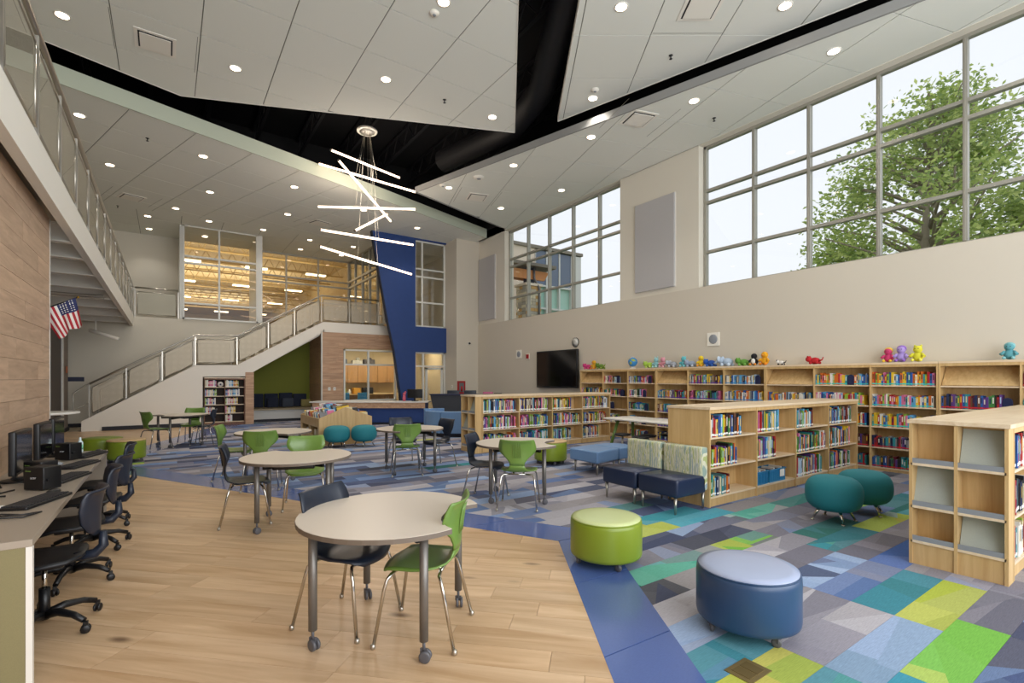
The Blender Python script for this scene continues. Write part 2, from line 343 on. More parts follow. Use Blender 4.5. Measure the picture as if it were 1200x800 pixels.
# carpet planks with printed facets
GREY = ['#86838f', '#74727e', '#9d9aa0', '#62616e', '#8f8a8c', '#aeabb2']; BLUE = ['#3c4f7a', '#4f6b9c', '#6f8dbb', '#2c3858', '#54709a', '#8ba3c6', '#3a4666']
DARK = ['#2b2f3c', '#3c3f4a', '#23304f']; TEAL = ['#1f7480', '#2b8f9c', '#1f6a62', '#4aa88e', '#3f9fb4']; LIME = ['#6fae32', '#a7b52c', '#b9bf4a', '#93a830', '#b8b03c']
HINT = [(3.66, .86, '#6cb43a', LIME), (3.6, 1.1, '#7d99b4', BLUE), (4.67, 1.1, '#a5ad45', LIME), (3.9, 1.35, '#2a7f8e', TEAL), (2.9, .95, '#2a8ea4', TEAL), (2.8, 1.2, '#2a7f8e', TEAL), (4.9, 1.6, '#2f5aa0', BLUE), (5.9, 2.05, '#a5b83e', LIME), (2.45, 1.45, '#b2ae2c', LIME), (2.3, 1.7, '#2a7f8e', TEAL),
        (4.4, 2.6, '#6fae32', LIME), (3.7, 2.6, '#46a38c', TEAL), (5.2, 3.1, '#54ac9a', TEAL), (3.6, 3.6, '#a7ab30', LIME), (3.95, 3.35, '#a9b438', LIME), (4.4, 4.1, '#1f6a66', TEAL), (3.9, .6, '#202a48', BLUE), (4.6, .5, '#1c2746', BLUE), (6.7, 3.0, '#2b7c78', TEAL), (6.0, 1.7, '#2e8f3a', LIME), (7.2, 2.6, '#5fae3a', LIME), (8.6, 3.1, '#1f5a4a', TEAL)]
def facets(poly, depth):
    if depth == 0: return [poly]
    xs = [p[0] for p in poly]; ys = [p[1] for p in poly]
    cx = min(xs)+(max(xs)-min(xs))*random.uniform(.25, .75); cy = min(ys)+(max(ys)-min(ys))*random.uniform(.3, .7); a = random.choice([random.uniform(-.5, .5), random.uniform(.6, 2.5), pi/2])
    p, q = (cx, cy), (cx+cos(a), cy+sin(a)); A = clip(poly, p, q); B = clip(poly, q, p); out = []
    for c in (A, B):
        if len(c) > 2 and parea(c) > .0008: out += facets(c, depth-1)
        elif len(c) > 2: out.append(c)
    return out
def mixc(a, b, t): return tuple(x*(1-t)+y*t for x, y in zip(a, b))
tiles = []; TW, TL = .25, 1.0
for j in range(-16, 82):
    off = random.choice([.15, .4, .65, .9]) if j != 0 else .17
    for i in range(-2, 12):
        x0 = i*TL+off; y0 = .72+j*TW; g = .0006
        q = [(x0+g, y0+g), (x0+TL-g, y0+g), (x0+TL-g, y0+TW-g), (x0+g, y0+TW-g)]
        if y0 > 21: continue
        near = [h for h in HINT if x0 <= h[0] < x0+TL and y0 <= h[1] < y0+TW]
        ps = [c for c in (clipc(q, R) for R in CARR) if len(c) > 2 and parea(c) > .0005]
        if not ps: continue
        d = min(inview(*p) for c in ps for p in c)
        tiles.append((d, q, ps, near, x0, y0))
tiles.sort(key=lambda t: t[0])
rest = MB()
def wpick(x, y):
    r = random.random(); lux = 1 if (y < 5.2 and x > 3.2) else .25
    if r < .46: return random.choice(GREY), GREY+BLUE[2:3]
    if r < .46+.32: return random.choice(BLUE), BLUE+GREY[:3]
    if r < .86: return random.choice(DARK), DARK
    if r < .86+.05*lux: return random.choice(TEAL), TEAL
    if r < .86+.065*lux: return random.choice(LIME), LIME
    return random.choice(GREY+BLUE[2:3]), BLUE+GREY
for k, (d, q, ps, near, x0, y0) in enumerate(tiles):
    base, fam = (near[0][2], near[0][3]) if near else wpick(x0, y0)
    if near and y0 > 1.4: fam = fam+GREY+BLUE[1:3]
    base = rgb(base); fs = facets(q, random.choice([1, 2, 2, 3]) if not near else (3 if y0 > 1.4 else 2))
    target = MB() if (k < 300 and d < 90) else rest
    for fp in fs:
        col = mixc(base, rgb(random.choice(fam)), random.choice([0, .35, .6, .9])) if random.random() < .66 else base
        col = mixc(col, rgb(random.choice(GREY)), .17); col = tuple(min(1, v*1.05+.006) for v in col)
        for R in CARR:
            c = clipc(fp, R)
            if len(c) > 2 and parea(c) > .0001:
                b = len(target.v); target.v += [(x, y, .001) for x, y in c]; target.face([b+i for i in range(len(c))], 0, False, col)
    for c in ps:
        b = len(target.v); n = len(c); target.v += [(x, y, -.013) for x, y in c]+[(x, y, .001) for x, y in c]
        for i in range(n): target.face([b+i, b+(i+1) % n, b+n+(i+1) % n, b+n+i], 0, False, base)
    if target is not rest: part('carpet_plank', target, M_carpet, floor)
part('carpet_plank', rest, M_carpet, floor, kind='stuff')

# ---- right wall, piers, sill
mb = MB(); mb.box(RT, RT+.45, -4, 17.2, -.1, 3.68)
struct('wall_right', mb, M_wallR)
mb = MB(); mb.box(RT+.05, RT+.45, 7.0, 9.45, 3.68, 7.6); mb.box(RT+.05, RT+.45, 15.12, 17.2, 3.68, 7.6); mb.box(RT+.05, RT+.45, -4, -3.1, 3.68, 7.6); struct('wall_right_piers', mb, M_wall)
mb = MB(); mb.box(RT+.05, RT+.45, -4, 17.2, 7.02, 9.0); struct('wall_right_header', mb, M_wall)
def cwindow(name, y0, y1, mull):
    w = sempty(name, (RT+.28, 0, 0)); fr = MB(); z0, z1 = 3.68, 7.02
    for z in (z0, z1-.06): fr.box(-.05, .05, y0, y1, z, z+.06)
    for y in (y0, y1-.06): fr.box(-.05, .05, y, y+.06, z0, z1)
    part('window_frame', fr, M_frame, w)
    for y in mull:
        m = MB(); m.box(-.06, .06, y-.03, y+.03, z0+.06, z1-.06); m.box(-.075, -.06, y-.012, y+.012, z0+.06, z1-.06); part('mullion', m, M_frame, w)
    for z in (4.53, 5.69, 5.97):
        m = MB(); m.box(-.055, .055, y0+.06, y1-.06, z-.03, z+.03); part('transom', m, M_frame, w)
    ys = [y0]+sorted(mull)+[y1]; zs = [z0, 4.53, 5.69, 5.97, z1]; gm = MB(); gm.box(-.004, .004, 0, 1, 0, 1); gme = gm.mesh('window_pane', M_glass)
    for a, b in zip(ys[:-1], ys[1:]):
        for c, d in zip(zs[:-1], zs[1:]):
            o = link('window_pane', gme, w, (0, a+.03, c+.03)); o.scale = (1, b-a-.06, d-c-.06)
    return w
cwindow('window_1', -3.1, 6.98, [5.78, 4.66, 3.49, 2.32, 1.16, 0, -1.16, -2.2])
cwindow('window_2', 9.47, 15.1, [10.45, 11.6, 12.78, 13.95])
# ---- column at the far right corner and wall pieces around the blue portal
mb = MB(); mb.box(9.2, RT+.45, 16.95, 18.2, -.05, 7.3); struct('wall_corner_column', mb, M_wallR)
mb = MB()
mb.prismY([(6.16, 7.02), (6.28, 6.3), (6.78, 3.65), (7.02, 2.6), (7.40, 0), (7.87, 0), (7.87, 7.02)], 17.8, 17.93)
mb.box(7.87, 9.2, 17.8, 18.15, 2.6, 3.58); mb.box(7.87, 9.2, 17.8, 18.15, 6.95, 7.05)
wb = struct('wall_blue_portal', mb, M_blue)
mb = MB(); mb.prismY([(6.14, 7.02), (6.26, 6.3), (6.76, 3.65), (7.0, 2.6), (7.38, 0), (7.41, 0), (7.03, 2.6), (6.79, 3.65), (6.29, 6.3), (6.17, 7.02)], 17.79, 17.98); struct('trim_1', mb, mat('blue_edge', '#16233f', .6))
def grid_window(name, x0, x1, y, z0, z1, vs, hs, mt, gl=M_glassi, fw=.06, kind='structure', dep=.1):
    w = sempty(name, (0, y, 0)); m = MB()
    m.box(x0, x1, -dep/2, dep/2, z0, z0+fw); m.box(x0, x1, -dep/2, dep/2, z1-fw, z1); m.box(x0, x0+fw, -dep/2, dep/2, z0, z1); m.box(x1-fw, x1, -dep/2, dep/2, z0, z1); part('window_frame', m, mt, w)
    for v in vs: m = MB(); m.box(v-fw/2, v+fw/2, -dep/2, dep/2, z0+fw, z1-fw); part('mullion', m, mt, w)
    for h in hs: m = MB(); m.box(x0+fw, x1-fw, -dep/2+.01, dep/2-.01, h-fw/2, h+fw/2); part('transom', m, mt, w)
    xs = [x0]+list(vs)+[x1]; zs = [z0]+list(hs)+[z1]
    for a, b in zip(xs[:-1], xs[1:]):
        for c, d in zip(zs[:-1], zs[1:]): m = MB(); m.box(a+fw/2, b-fw/2, -.004, .004, c+fw/2, d-fw/2); part('window_pane', m, gl, w)
    return w
grid_window('window_3', 7.87, 9.2, 17.95, 3.58, 6.95, [8.2], [4.55, 5.55, 5.85], M_framew)
w = grid_window('door_1', 7.87, 9.2, 17.95, 0.02, 2.6, [8.25], [2.05], M_framew)
m = MB(); m.box(8.35, 9.1, -.03, .03, .05, .14); m.box(8.35, 9.1, -.03, .03, 1.92, 2.0); m.box(8.35, 8.44, -.03, .03, .05, 2); m.box(9.02, 9.1, -.03, .03, .05, 2); d = part('door_leaf', m, M_framew, w)
m = MB(); m.tube([(8.47, -.08, .9), (8.47, -.08, 1.2)], .012); part('door_handle', m, M_stl, d)
# ---- stair wall (front face at y = 19.1)
mb = MB()
mb.prismY([(-2.07, 0), (-2.07, .3), (.75, 2.0), (.95, 2.0), (.95, 0)], 19.1, 19.3)
mb.prismY([(.95, 1.62), (.95, 2.0), (1.95, 2.02), (2.2, 2.17), (2.2, 1.64)], 19.1, 19.3)
mb.prismY([(2.2, 1.64), (2.2, 2.17), (4.75, 3.67), (4.84, 3.67), (4.84, 3.3), (4.75, 3.28)], 19.1, 19.3)
mb.box(4.84, 7.6, 19.1, 19.3, 3.3, 3.67)
struct('wall_stair', mb, M_stair)
mb = MB(); mb.box(-1.6, .93, 19.07, 19.1, 0, .12); struct('baseboard_stair', mb, M_base)
mb = MB(); mb.box(2.19, 2.45, 19.08, 19.6, 0, 1.78); struct('wall_bench_post', mb, M_plankx)
stair = thing('staircase', 'straight white staircase with a mid landing rising behind the white wall to the upper level', 'staircase', (-2.07, 20.1, 0))
tr = MB(); tr.box(0, .29, -.78, .8, 0, .155); trm = tr.mesh('step', M_pale)
for i in range(11): link('step', trm, stair, (.0+i*.27, 0, .001+i*.168))
lm = MB(); lm.box(2.96, 4.02, -.78, .8, 1.83, 2.0); part('landing', lm, M_pale, stair)
for i in range(10): link('step', trm, stair, (4.02+i*.28, 0, 2.0+i*.16))
mb = MB(); mb.prismY([(2.2, 1.7), (4.9, 3.36), (4.9, 3.5), (2.1, 1.83)], -.78, .8); part('soffit', mb, M_white, stair, (2.07, 0, -.06))
mb = MB(); mb.box(4.84, 9.2, 19.3, 23.3, 3.45, 3.67); mb.box(-5, 4.84, 21.21, 23.2, 3.45, 3.66); struct('floor_upper_deck', mb, M_pale)
# ---- wall behind the stair, upper recess
mb = MB(); mb.box(-5.3, 4.72, 21.0, 21.2, 0, 3.67); struct('wall_back_lower', mb, M_wall)
mb = MB(); mb.box(-5.3, .42, 23.2, 23.4, 3.4, 7.4); struct('wall_back_upper', mb, M_wall)
mb = MB(); mb.box(2.83, 2.98, 20.95, 23.4, 3.67, 7.3); mb.box(.36, .44, 21.03, 23.4, 3.67, 7.3); struct('wall_back_window_returns', mb, M_framew)
grid_window('window_4', .44, 2.83, 21.02, 3.67, 7.02, [1.56], [4.25, 5.68, 5.92], M_framew, dep=.12)
grid_window('window_5', 2.98, 6.95, 23.3, 3.67, 7.0, [4.25, 5.58], [5.75, 6.0], M_frame)
mb = MB(); mb.box(-5.3, 10.5, 23.28, 23.42, 7.0, 9.5); struct('wall_back_header', mb, M_wall)
# glazed return beside the upper deck
gw = sempty('window_6', (6.93, 0, 0)); m = MB()
for z in (3.67, 6.94): m.box(-.05, .05, 18.15, 23.25, z, z+.06)
part('window_frame', m, M_frame, gw)
for y in (18.6, 19.35, 20.3, 21.2, 22.2, 23.2):
    m = MB(); m.box(-.05, .05, y-.04, y+.04, 3.72, 6.95); part('mullion', m, M_frame, gw)
for z in (5.75, 6.02): m = MB(); m.box(-.045, .045, 18.15, 23.2, z-.04, z+.04); part('transom', m, M_frame, gw)
m = MB(); m.box(-.004, .004, 18.15, 23.2, 3.7, 6.95); part('window_pane', m, M_glassi, gw)
grid_window('window_7', 7.0, 10.1, 23.3, 3.67, 7.0, [7.8, 8.6, 9.4], [4.6, 5.8], M_frame, M_glass)
mb = MB(); mb.box(10.15, 10.4, 18.2, 23.4, 3.4, 7.4); struct('wall_vestibule', mb, M_wall)
# bench alcove
mb = MB(); mb.prismY([(2.2, 0), (4.69, 0), (4.69, 3.15), (2.2, 1.6)], 20.96, 20.99); struct('wall_alcove_green', mb, M_green)
asd = sempty('wall_alcove_side')
for k in range(17):
    m = MB(); m.box(4.7, 4.74, 19.02, 21.0, .02+k*.193, .02+k*.193+.189); part('wall_plank', m, M_plankx, asd)
# wood-clad office wall, facing (y = 19.0): planks are parts
wf = sempty('wall_office_planks'); bk = MB(); bk.box(4.76, 5.45, 19.05, 19.12, 0, 3.28); bk.box(5.45, 7.6, 19.05, 19.12, 2.72, 3.28); bk.box(5.45, 7.6, 19.05, 19.12, 0, .68); part('backing', bk, M_base, wf)
for k in range(17):
    z0 = .02+k*.193; z1 = z0+.19; x = 4.7+random.uniform(-.8, 0)
    while x < 7.5:
        a, b = max(x, 4.7), min(x+1.1, 7.55); x += 1.1
        if b-a < .02: continue
        segs = [(a, b)] if (z0 >= 2.6 or z1 < .72) else [(a, min(b, 5.47))] if a < 5.45 else []
        for s0, s1 in segs: m = MB(); m.box(s0+.001, s1-.001, 19.0, 19.05, z0, min(z1, 3.29)); part('wall_plank', m, M_plankx, wf)
mb = MB(); mb.box(4.66, 4.70, 18.97, 19.05, 0, 3.29); struct('trim_2', mb, M_framew)
grid_window('window_8', 5.47, 7.55, 19.0, .7, 2.68, [6.42], [2.1], M_framew, glass_mat('office_glass', (.95, .96, .95), .15, .03))
# office beyond
mb = MB(); mb.box(4.8, 10.2, 22.3, 22.4, 0, 3.4); mb.box(4.76, 4.8, 19.1, 22.4, 0, 3.4); mb.box(10.1, 10.2, 18.2, 22.4, 0, 3.4); struct('wall_office_back', mb, mat('office_wall', '#b9a57e', .9))
mb = MB(); mb.box(4.8, 10.2, 19.15, 22.4, 3.1, 3.2); struct('ceiling_office', mb, M_ceil)
for k, x in enumerate((5.9, 7.6, 9.2)):
    t = thing('troffer', 'flat white office ceiling light, %s from the wood wall corner seen through the glass' % ORD[k], 'ceiling light', (x, 20.7, 3.09)); m = MB(); m.box(-.5, .5, -.14, .14, -.02, 0); part('lens', m, mat('troffer_lens', '#ffffff', .5, emit='#fff0d8', es=3.5), t)
    m = MB(); m.box(-.53, .53, -.17, .17, -.012, .005); part('frame', m, M_white, t)
    l = area('troffer_lamp', (x, 20.7, 3.05), (0, 0, 0), 1.0, .3, 28, (1, .9, .74))
def cabinet_row(y, z0, z1, n, x0, w, labels):
    for k in range(n):
        t = thing('wall_cabinet' if z0 > 1 else 'base_cabinet', labels % ORD[k], 'cabinet', (x0+k*w, y, z0), 0, 'oak office cabinets')
        m = MB(); m.box(.003, w-.003, .02, .34, 0, z1-z0); part('body', m, M_oakd, t)
        for q in range(2):
            m = MB(); m.box(q*w/2+.008, (q+1)*w/2-.008, 0, .02, .01, z1-z0-.01); dd = part('door', m, M_oakd, t)
            m = MB(); xx = w/2+(-.05 if q == 0 else .05); hz = .06 if z0 > 1 else z1-z0-.2; m.tube([(xx, -.02, hz), (xx, -.02, hz+.1)], .008, 6); part('handle', m, M_stl, dd)
cabinet_row(21.94, 1.38, 2.18, 4, 5.15, .9, 'oak upper office cabinet, %s from the left above the counter')
cabinet_row(21.94, 0, .84, 4, 5.15, .9, 'oak base office cabinet, %s from the left under the counter')
mb = MB(); mb.box(5.1, 8.8, 21.6, 22.3, .85, .89); solo('worktop', mb, mat('worktop_tan', '#b79a6a', .5), 'tan office worktop on the oak base cabinets seen through the office window', 'worktop')
for nm, cat, x, wdt, h, c, lb in (('box', 'box', 5.75, .3, .22, '#7b7d80', 'grey box on the office counter by the dark appliance'), ('bottle', 'bottle', 6.35, .1, .34, '#a7c92a', 'lime green bottle on the office counter'), ('storage_bin', 'bin', 6.85, .3, .26, '#c9902d', 'orange storage bin on the office counter'),
                       ('microwave', 'microwave', 7.35, .45, .28, '#191a1d', 'black microwave on the office counter'), ('coffee_pot', 'coffee pot', 5.5, .16, .3, '#3d3f44', 'dark coffee pot at the left of the office counter'), ('jar', 'jar', 6.55, .12, .2, '#cfc8ba', 'pale jar between the lime bottle and the orange bin')):
    m = MB()
    if cat in ('bottle', 'jar', 'coffee pot'): m.lathe([(wdt*.45, 0), (wdt*.5, h*.1), (wdt*.5, h*.65), (wdt*.2, h*.8), (wdt*.2, h)], 12)
    else: m.rbox(-wdt/2, wdt/2, -.13, .13, 0, h, .02); m.box(-wdt*.4, wdt*.4, -.135, -.13, h*.2, h*.8)
    solo(nm, m, mat(nm, c, .5), lb, cat, (x, 21.85, .891))
for k, (x, c, s) in enumerate(((5.6, '#8a8d8e', .5), (6.2, '#595d63', .6), (6.95, '#b9b3a0', .45), (7.5, '#4b4643', .5))):
    m = MB(); m.rbox(-s/2, s/2, -.13, .13, 0, .2+.05*(k % 2), .04, n=4); m.ball((s*.1, 0, .24), .1, 10); solo('storage_bundle', m, mat('bundle%d' % k, c, .8), ['light grey', 'charcoal', 'cream', 'brown'][k]+' bundle stored on top of the oak upper office cabinets', 'bundle', (x, 22.1, 2.181))
for k, x in enumerate((5.95, 6.75)):
    t = thing('blue_chair', ['blue task chair nearer the wood wall inside the office', 'blue task chair nearer the blue wall inside the office'][k], 'chair', (x, 20.4, 0))
    m = MB(); m.rbox(-.25, .25, -.22, .22, .42, .5, .06); part('seat', m, M_pvin, t); m = MB(); m.rbox(-.23, .23, .2, .26, .55, .98, .03); part('backrest', m, mat('office_blue%d' % k, '#3f87a8', .6), t)
    m = MB(); m.tube([(0, 0, .04), (0, 0, .42)], .03); part('column', m, M_bplast, t)
    for q in range(5): a = q*2*pi/5; m = MB(); m.tube([(0, 0, .1), (.28*cos(a), .28*sin(a), .04)], .02, 6); part('leg', m, M_bplast, t)
# ---- far hall seen through the upper windows (its ceiling, joists and lights)
M_hall = mat('hall_deck', '#c2ab7e', .8, var=.08, scale=1, stretch=(1, 40, 1)); M_joist = mat('hall_joist', '#ab925f', .7)
mb = MB(); mb.box(-12, 10.3, 23.45, 72, 9.5, 9.6); struct('ceiling_hall', mb, M_hall)
mb = MB(); mb.box(-12, 10.3, 72, 72.2, 0, 9.5); mb.box(-12.2, -12, 23.4, 72, 0, 9.5); struct('wall_hall', mb, M_hall)
mb = MB(); mb.box(10.3, 10.5, 23.42, 72, 0, 9.5); struct('wall_hall_side', mb, M_hall)
mb = MB(); mb.box(-12, 10.3, 23.42, 72, -.1, -.02); struct('floor_hall', mb, M_pale)
for k in range(11):
    y = 26+k*3.2; t = thing('roof_joist', 'tan open-web roof joist, %s beyond the upper glass wall' % ORD[k], 'joist', (0, y, 8.7), 0, 'roof joists of the far hall')
    m = MB(); m.box(-11, 10.2, -.05, .05, 0, .08); part('bottom_chord', m, M_joist, t); m = MB(); m.box(-11, 10.2, -.05, .05, .72, .8); part('top_chord', m, M_joist, t)
    m = MB()
    for q in range(30): x = -11+q*.7; m.tube([(x, 0, .06), (x+.35, 0, .74)], .02, 4, caps=False); m.tube([(x+.35, 0, .74), (x+.7, 0, .06)], .02, 4, caps=False)
    part('web', m, M_joist, t)
k = 0; M_hb = mat('high_bay_lens', '#ffffff', .5, emit='#ffe0ae', es=7.0)
for y in (27.5, 34, 41, 49, 58):
    for x in (-6, -2.5, 1, 4.5, 8):
        t = thing('high_bay_light', 'glowing rectangular high bay light in row %s beyond the upper glass, %s from the left' % (ORD[(27.5, 34, 41, 49, 58).index(y)], ORD[(-6, -2.5, 1, 4.5, 8).index(x)]), 'ceiling light', (x, y, 8.35), 0, 'high bay lights of the far hall')
        m = MB(); m.box(-.6, .6, -.18, .18, 0, .03); part('lens', m, M_hb, t); m = MB(); m.box(-.62, .62, -.2, .2, .03, .1); part('housing', m, M_white, t)
        m = MB(); m.tube([(-.5, 0, .1), (-.5, 0, 1.15)], .006, 4); part('hanger', m, M_blackm, t); m = MB(); m.tube([(.5, 0, .1), (.5, 0, 1.15)], .006, 4); part('hanger', m, M_blackm, t); k += 1
for y in (30, 42, 56): area('hall_lamp', (0, y, 7.0), (pi, 0, 0), 16, 6, 800, (1, .87, .68))

# ---- left wood wall with planks
wl_ = sempty('wall_left'); bk = MB(); bk.box(-1.5, -1.16, -4, 7.83, 0, 3.4); part('backing', bk, M_base, wl_)
cnt = 0; restp = MB()
for k in range(18):
    z0 = .02+k*.19; z1 = min(z0+.187, 3.42); y = -4+random.uniform(-1.2, 0)
    while y < 7.83:
        a, b = max(y, -4), min(y+1.22, 7.83); y += 1.22
        if b-a < .02: continue
        m = MB(); pr = random.uniform(0, .002); (m if b > 2.2 else restp).box(-1.16, -1.13+pr, a+.001, b-.001, z0, z1)
        if b > 2.2: part('wall_plank', m, M_plankw, wl_)
part('wall_plank', restp, M_plankw, wl_, kind='stuff')
mb = MB(); mb.box(-1.5, -1.125, 7.83, 7.86, 0, 3.42); struct('trim_3', mb, M_framew)
mb = MB(); mb.box(-1.5, -1.16, -4, 7.83, 3.4, 3.42); struct('trim_4', mb, M_base)
# ---- balcony
mb = MB(); mb.box(-1.03, -.94, -4, 21.0, 3.33, 3.7); struct('trim_balcony_fascia', mb, M_white)
mb = MB(); mb.box(-5.2, -1.03, -4, 21.0, 3.58, 3.69); struct('floor_balcony', mb, mat('deck_underside', '#b5aa98', .8))
mb = MB(); mb.box(-5.4, -5.2, -4, 23.4, 0, 7.4); struct('wall_left_outer', mb, M_wall)
for k, y in enumerate((8.66, 9.75, 11.2, 12.75, 14.3, 16.0, 18.0, 19.8)):
    m = MB(); m.box(-5.2, -1.03, y-.06, y+.06, 3.56, 3.58); m.box(-5.2, -1.03, y-.06, y+.06, 3.33, 3.35); m.box(-5.2, -1.03, y-.008, y+.008, 3.35, 3.56)
    o = struct('trim_%d' % (10+k), m, M_white)
m = MB(); m.tube([(-5.2, 13.4, 3.28), (-1.1, 13.4, 3.28)], .025); m.tube([(-5.2, 13.6, 3.26), (-1.1, 13.6, 3.26)], .02); solo('conduit', m, M_stl, 'pair of thin pipes hung below the balcony joists near the flag', 'pipe')
m = MB(); m.tube([(-1.9, 19.2, 3.0), (-1.2, 19.0, 2.75)], .05, 8); m.tube([(-1.75, 19.15, 3.0), (-1.75, 19.15, 3.33)], .02, 6); solo('ceiling_bracket', m, M_white, 'short white bracket arm under the far end of the balcony', 'bracket')
# far door wall below the balcony
mb = MB(); mb.box(-2.62, -2.48, 12, 18.9, 0, 3.33); struct('wall_corridor', mb, mat('charcoal_door', '#4e4845', .6)); mb = MB(); mb.box(-2.62, -2.44, 18.9, 19.05, 0, 3.33); struct('trim_5', mb, M_framew)
mb = MB(); mb.box(-2.62, -2.46, 19.05, 19.9, 0, 3.33); struct('wall_corridor_end', mb, mat('taupe_wall', '#8c8178', .7))
mb = MB(); mb.box(-2.44, -2.43, 19.1, 19.9, 0, .12); mb.box(-5, -2.1, 20.97, 21, 0, .12); struct('baseboard_corridor', mb, M_base)
def railing(name, label, pts_, base, h, mesh_m, posts, off=(0, 0)):
    """pts_: list of (x,y,z) base line nodes; posts: list of parameters (x,y,z)"""
    t = thing(name, label, 'railing', posts[0]); o0 = Vector(posts[0])
    P = [Vector(p)-o0 for p in posts]
    for p in P:
        m = MB(); m.box(p.x-.016, p.x+.016, p.y-.016, p.y+.016, p.z, p.z+h-.05); part('post', m, M_stl, t)
    m = MB(); m.tube([p+Vector((0, 0, h)) for p in P], .028, 8); part('handrail', m, M_stl, t)
    for a, b in zip(P[:-1], P[1:]):
        d = (b-a); L = hypot(d.x, d.y); u = Vector((d.x/L, d.y/L, d.z/L)); q0 = a+u*.07; q1 = b-u*.07
        m = MB()
        for zz in (.08, h-.14): m.tube([q0+Vector((0, 0, zz)), q1+Vector((0, 0, zz))], .012, 6)
        for q in (q0, q1): m.tube([q+Vector((0, 0, .08)), q+Vector((0, 0, h-.14))], .012, 6)
        fr = part('panel_frame', m, M_stl, t)
        m = MB(); b_ = len(m.v); m.v += [tuple(q0+Vector((0, 0, .09))), tuple(q1+Vector((0, 0, .09))), tuple(q1+Vector((0, 0, h-.15))), tuple(q0+Vector((0, 0, h-.15)))]; m.face([0, 1, 2, 3]); part('mesh_infill', m, mesh_m, fr)
    return t
railing('balcony_railing', 'long metal mesh railing along the white balcony edge at the left', None, True, .97, M_mesh, [(-.96, y, 3.7) for y in (1.4, 2.57, 3.74, 4.9, 6.07, 7.22, 8.38, 9.54, 10.72, 11.88, 13.05, 14.2, 15.4, 16.55, 17.7, 18.85, 20.0, 20.95)])
railing('balcony_end_railing', 'short metal mesh railing closing the far end of the balcony by the upper window', None, False, .98, M_mesh, [(-.9, 21.05, 3.68), (.32, 21.05, 3.68)])
railing('stair_railing', 'stainless mesh railing climbing along the front of the white staircase', None, True, .98, M_mesh2, [(-1.9, 19.2, .42), (-1.03, 19.2, .95), (-.13, 19.2, 1.49), (.75, 19.2, 2.0), (1.95, 19.2, 2.04), (2.92, 19.2, 2.62), (3.78, 19.2, 3.13), (4.72, 19.2, 3.68), (5.75, 19.2, 3.68), (6.9, 19.2, 3.68)])
railing('stair_wall_railing', 'metal railing along the back wall side of the white staircase', None, False, .95, M_mesh2, [(-1.85, 20.86, .35), (-.2, 20.86, 1.42), (.75, 20.86, 2.0), (1.95, 20.86, 2.04), (3.0, 20.86, 2.66), (4.75, 20.86, 3.68), (6.8, 20.86, 3.68)])
m = MB(); m.tube([(-1.9, 19.1, 1.42), (-2.25, 19.1, 1.12), (-2.25, 19.1, .62), (-1.9, 19.1, .85)], .022, 8); solo('handrail_return', m, M_stl, 'looped stainless handrail end at the foot of the staircase', 'handrail')

# ================================================================== CEILINGS
TILE_GAP = .016
def tiled_ceiling(name, poly, z, node, ang, th=.05, mt=M_ceil, cell=1.22):
    c = sempty(name, (0, 0, 0)); ar = sum(poly[i][0]*poly[(i+1) % len(poly)][1]-poly[(i+1) % len(poly)][0]*poly[i][1] for i in range(len(poly)))
    if ar < 0: poly = poly[::-1]
    m = MB(); m.prism(poly, z+.012, z+th); part('grid', m, M_grid, c)
    e1 = Vector((cos(ang), sin(ang))); e2 = Vector((-sin(ang), cos(ang))); N = Vector(node)
    for i in range(-16, 16):
        for j in range(-18, 18):
            g = TILE_GAP/2; q = [tuple(N+e1*((i+a)*cell+(g if a == 0 else -g))+e2*((j+b)*cell+(g if b == 0 else -g))) for a, b in ((0, 0), (1, 0), (1, 1), (0, 1))]
            q = clipc(q, poly)
            if len(q) > 2 and parea(q) > .01: m = MB(); m.prism(q, z, z+.02); part('ceiling_panel', m, mt, c)
    return c
LCE = [(-5.2, 11.05), (-1.63, 12.23), (5.41, 14.56), (10.1, 16.2), (10.1, 19.9), (-5.2, 19.9)]
tiled_ceiling('ceiling_low_left', LCE, 7.0, (.53, 13.0), radians(18))
tiled_ceiling('ceiling_low_back', [(-5.2, 19.9), (10.1, 19.9), (10.1, 23.28), (-5.2, 23.28)], 7.0, (.4, 23.28), 0)
RCE = [(5.97, 13.5), (8.93, 2.45), (10.2, -2.4), (RT+.3, -2.4), (RT+.3, 14.98), (9.88, 14.86)]
tiled_ceiling('ceiling_low_right', RCE, 7.03, (8.92, 6.62), radians(-16.6+90))
CA = [(-5.2, 10.65), (-1.78, 11.74), (.23, 12.39), (1.56, 11.86), (6.82, 9.67), (4.48, 6.26), (.6, .6), (-5.2, .6)]
tiled_ceiling('ceiling_cloud_left', CA, 7.45, (2.91, 8.79), 0, th=.1)
CB = [(7.34, 8.68), (5.28, 5.71), (1.6, .4), (0, -2), (10.4, -2)]
tiled_ceiling('ceiling_cloud_right', CB, 7.45, (6.81, 5.6), radians(90-34.9), th=.1)
def edge_band(name, pts, z0, z1, mt, th=.04):
    m = MB()
    for a, b in zip(pts[:-1], pts[1:]):
        d = Vector((b[0]-a[0], b[1]-a[1])).normalized(); n = Vector((-d.y, d.x))*th; m.prism([a, b, (b[0]+n.x, b[1]+n.y), (a[0]+n.x, a[1]+n.y)], z0, z1)
    return struct(name, m, mt)
edge_band('trim_20', [(-5.2, 11.03), (-1.63, 12.21), (5.41, 14.54), (10.1, 16.18)], 6.98, 7.32, M_fascia)
edge_band('trim_21', [(10.2, -2.4), (8.93, 2.45), (5.95, 13.5)], 7.01, 7.17, M_fasciaR, -.04)
edge_band('trim_22', [(5.95, 13.5), (9.88, 14.88)], 7.01, 7.17, M_fasciaR, -.04)
for i, (pl, nm) in enumerate(((CA, 'trim_23'), (CB, 'trim_24'))):
    e = pl+[pl[0]]; edge_band(nm, e, 7.44, 7.56, M_white, -.012 if i else .012)
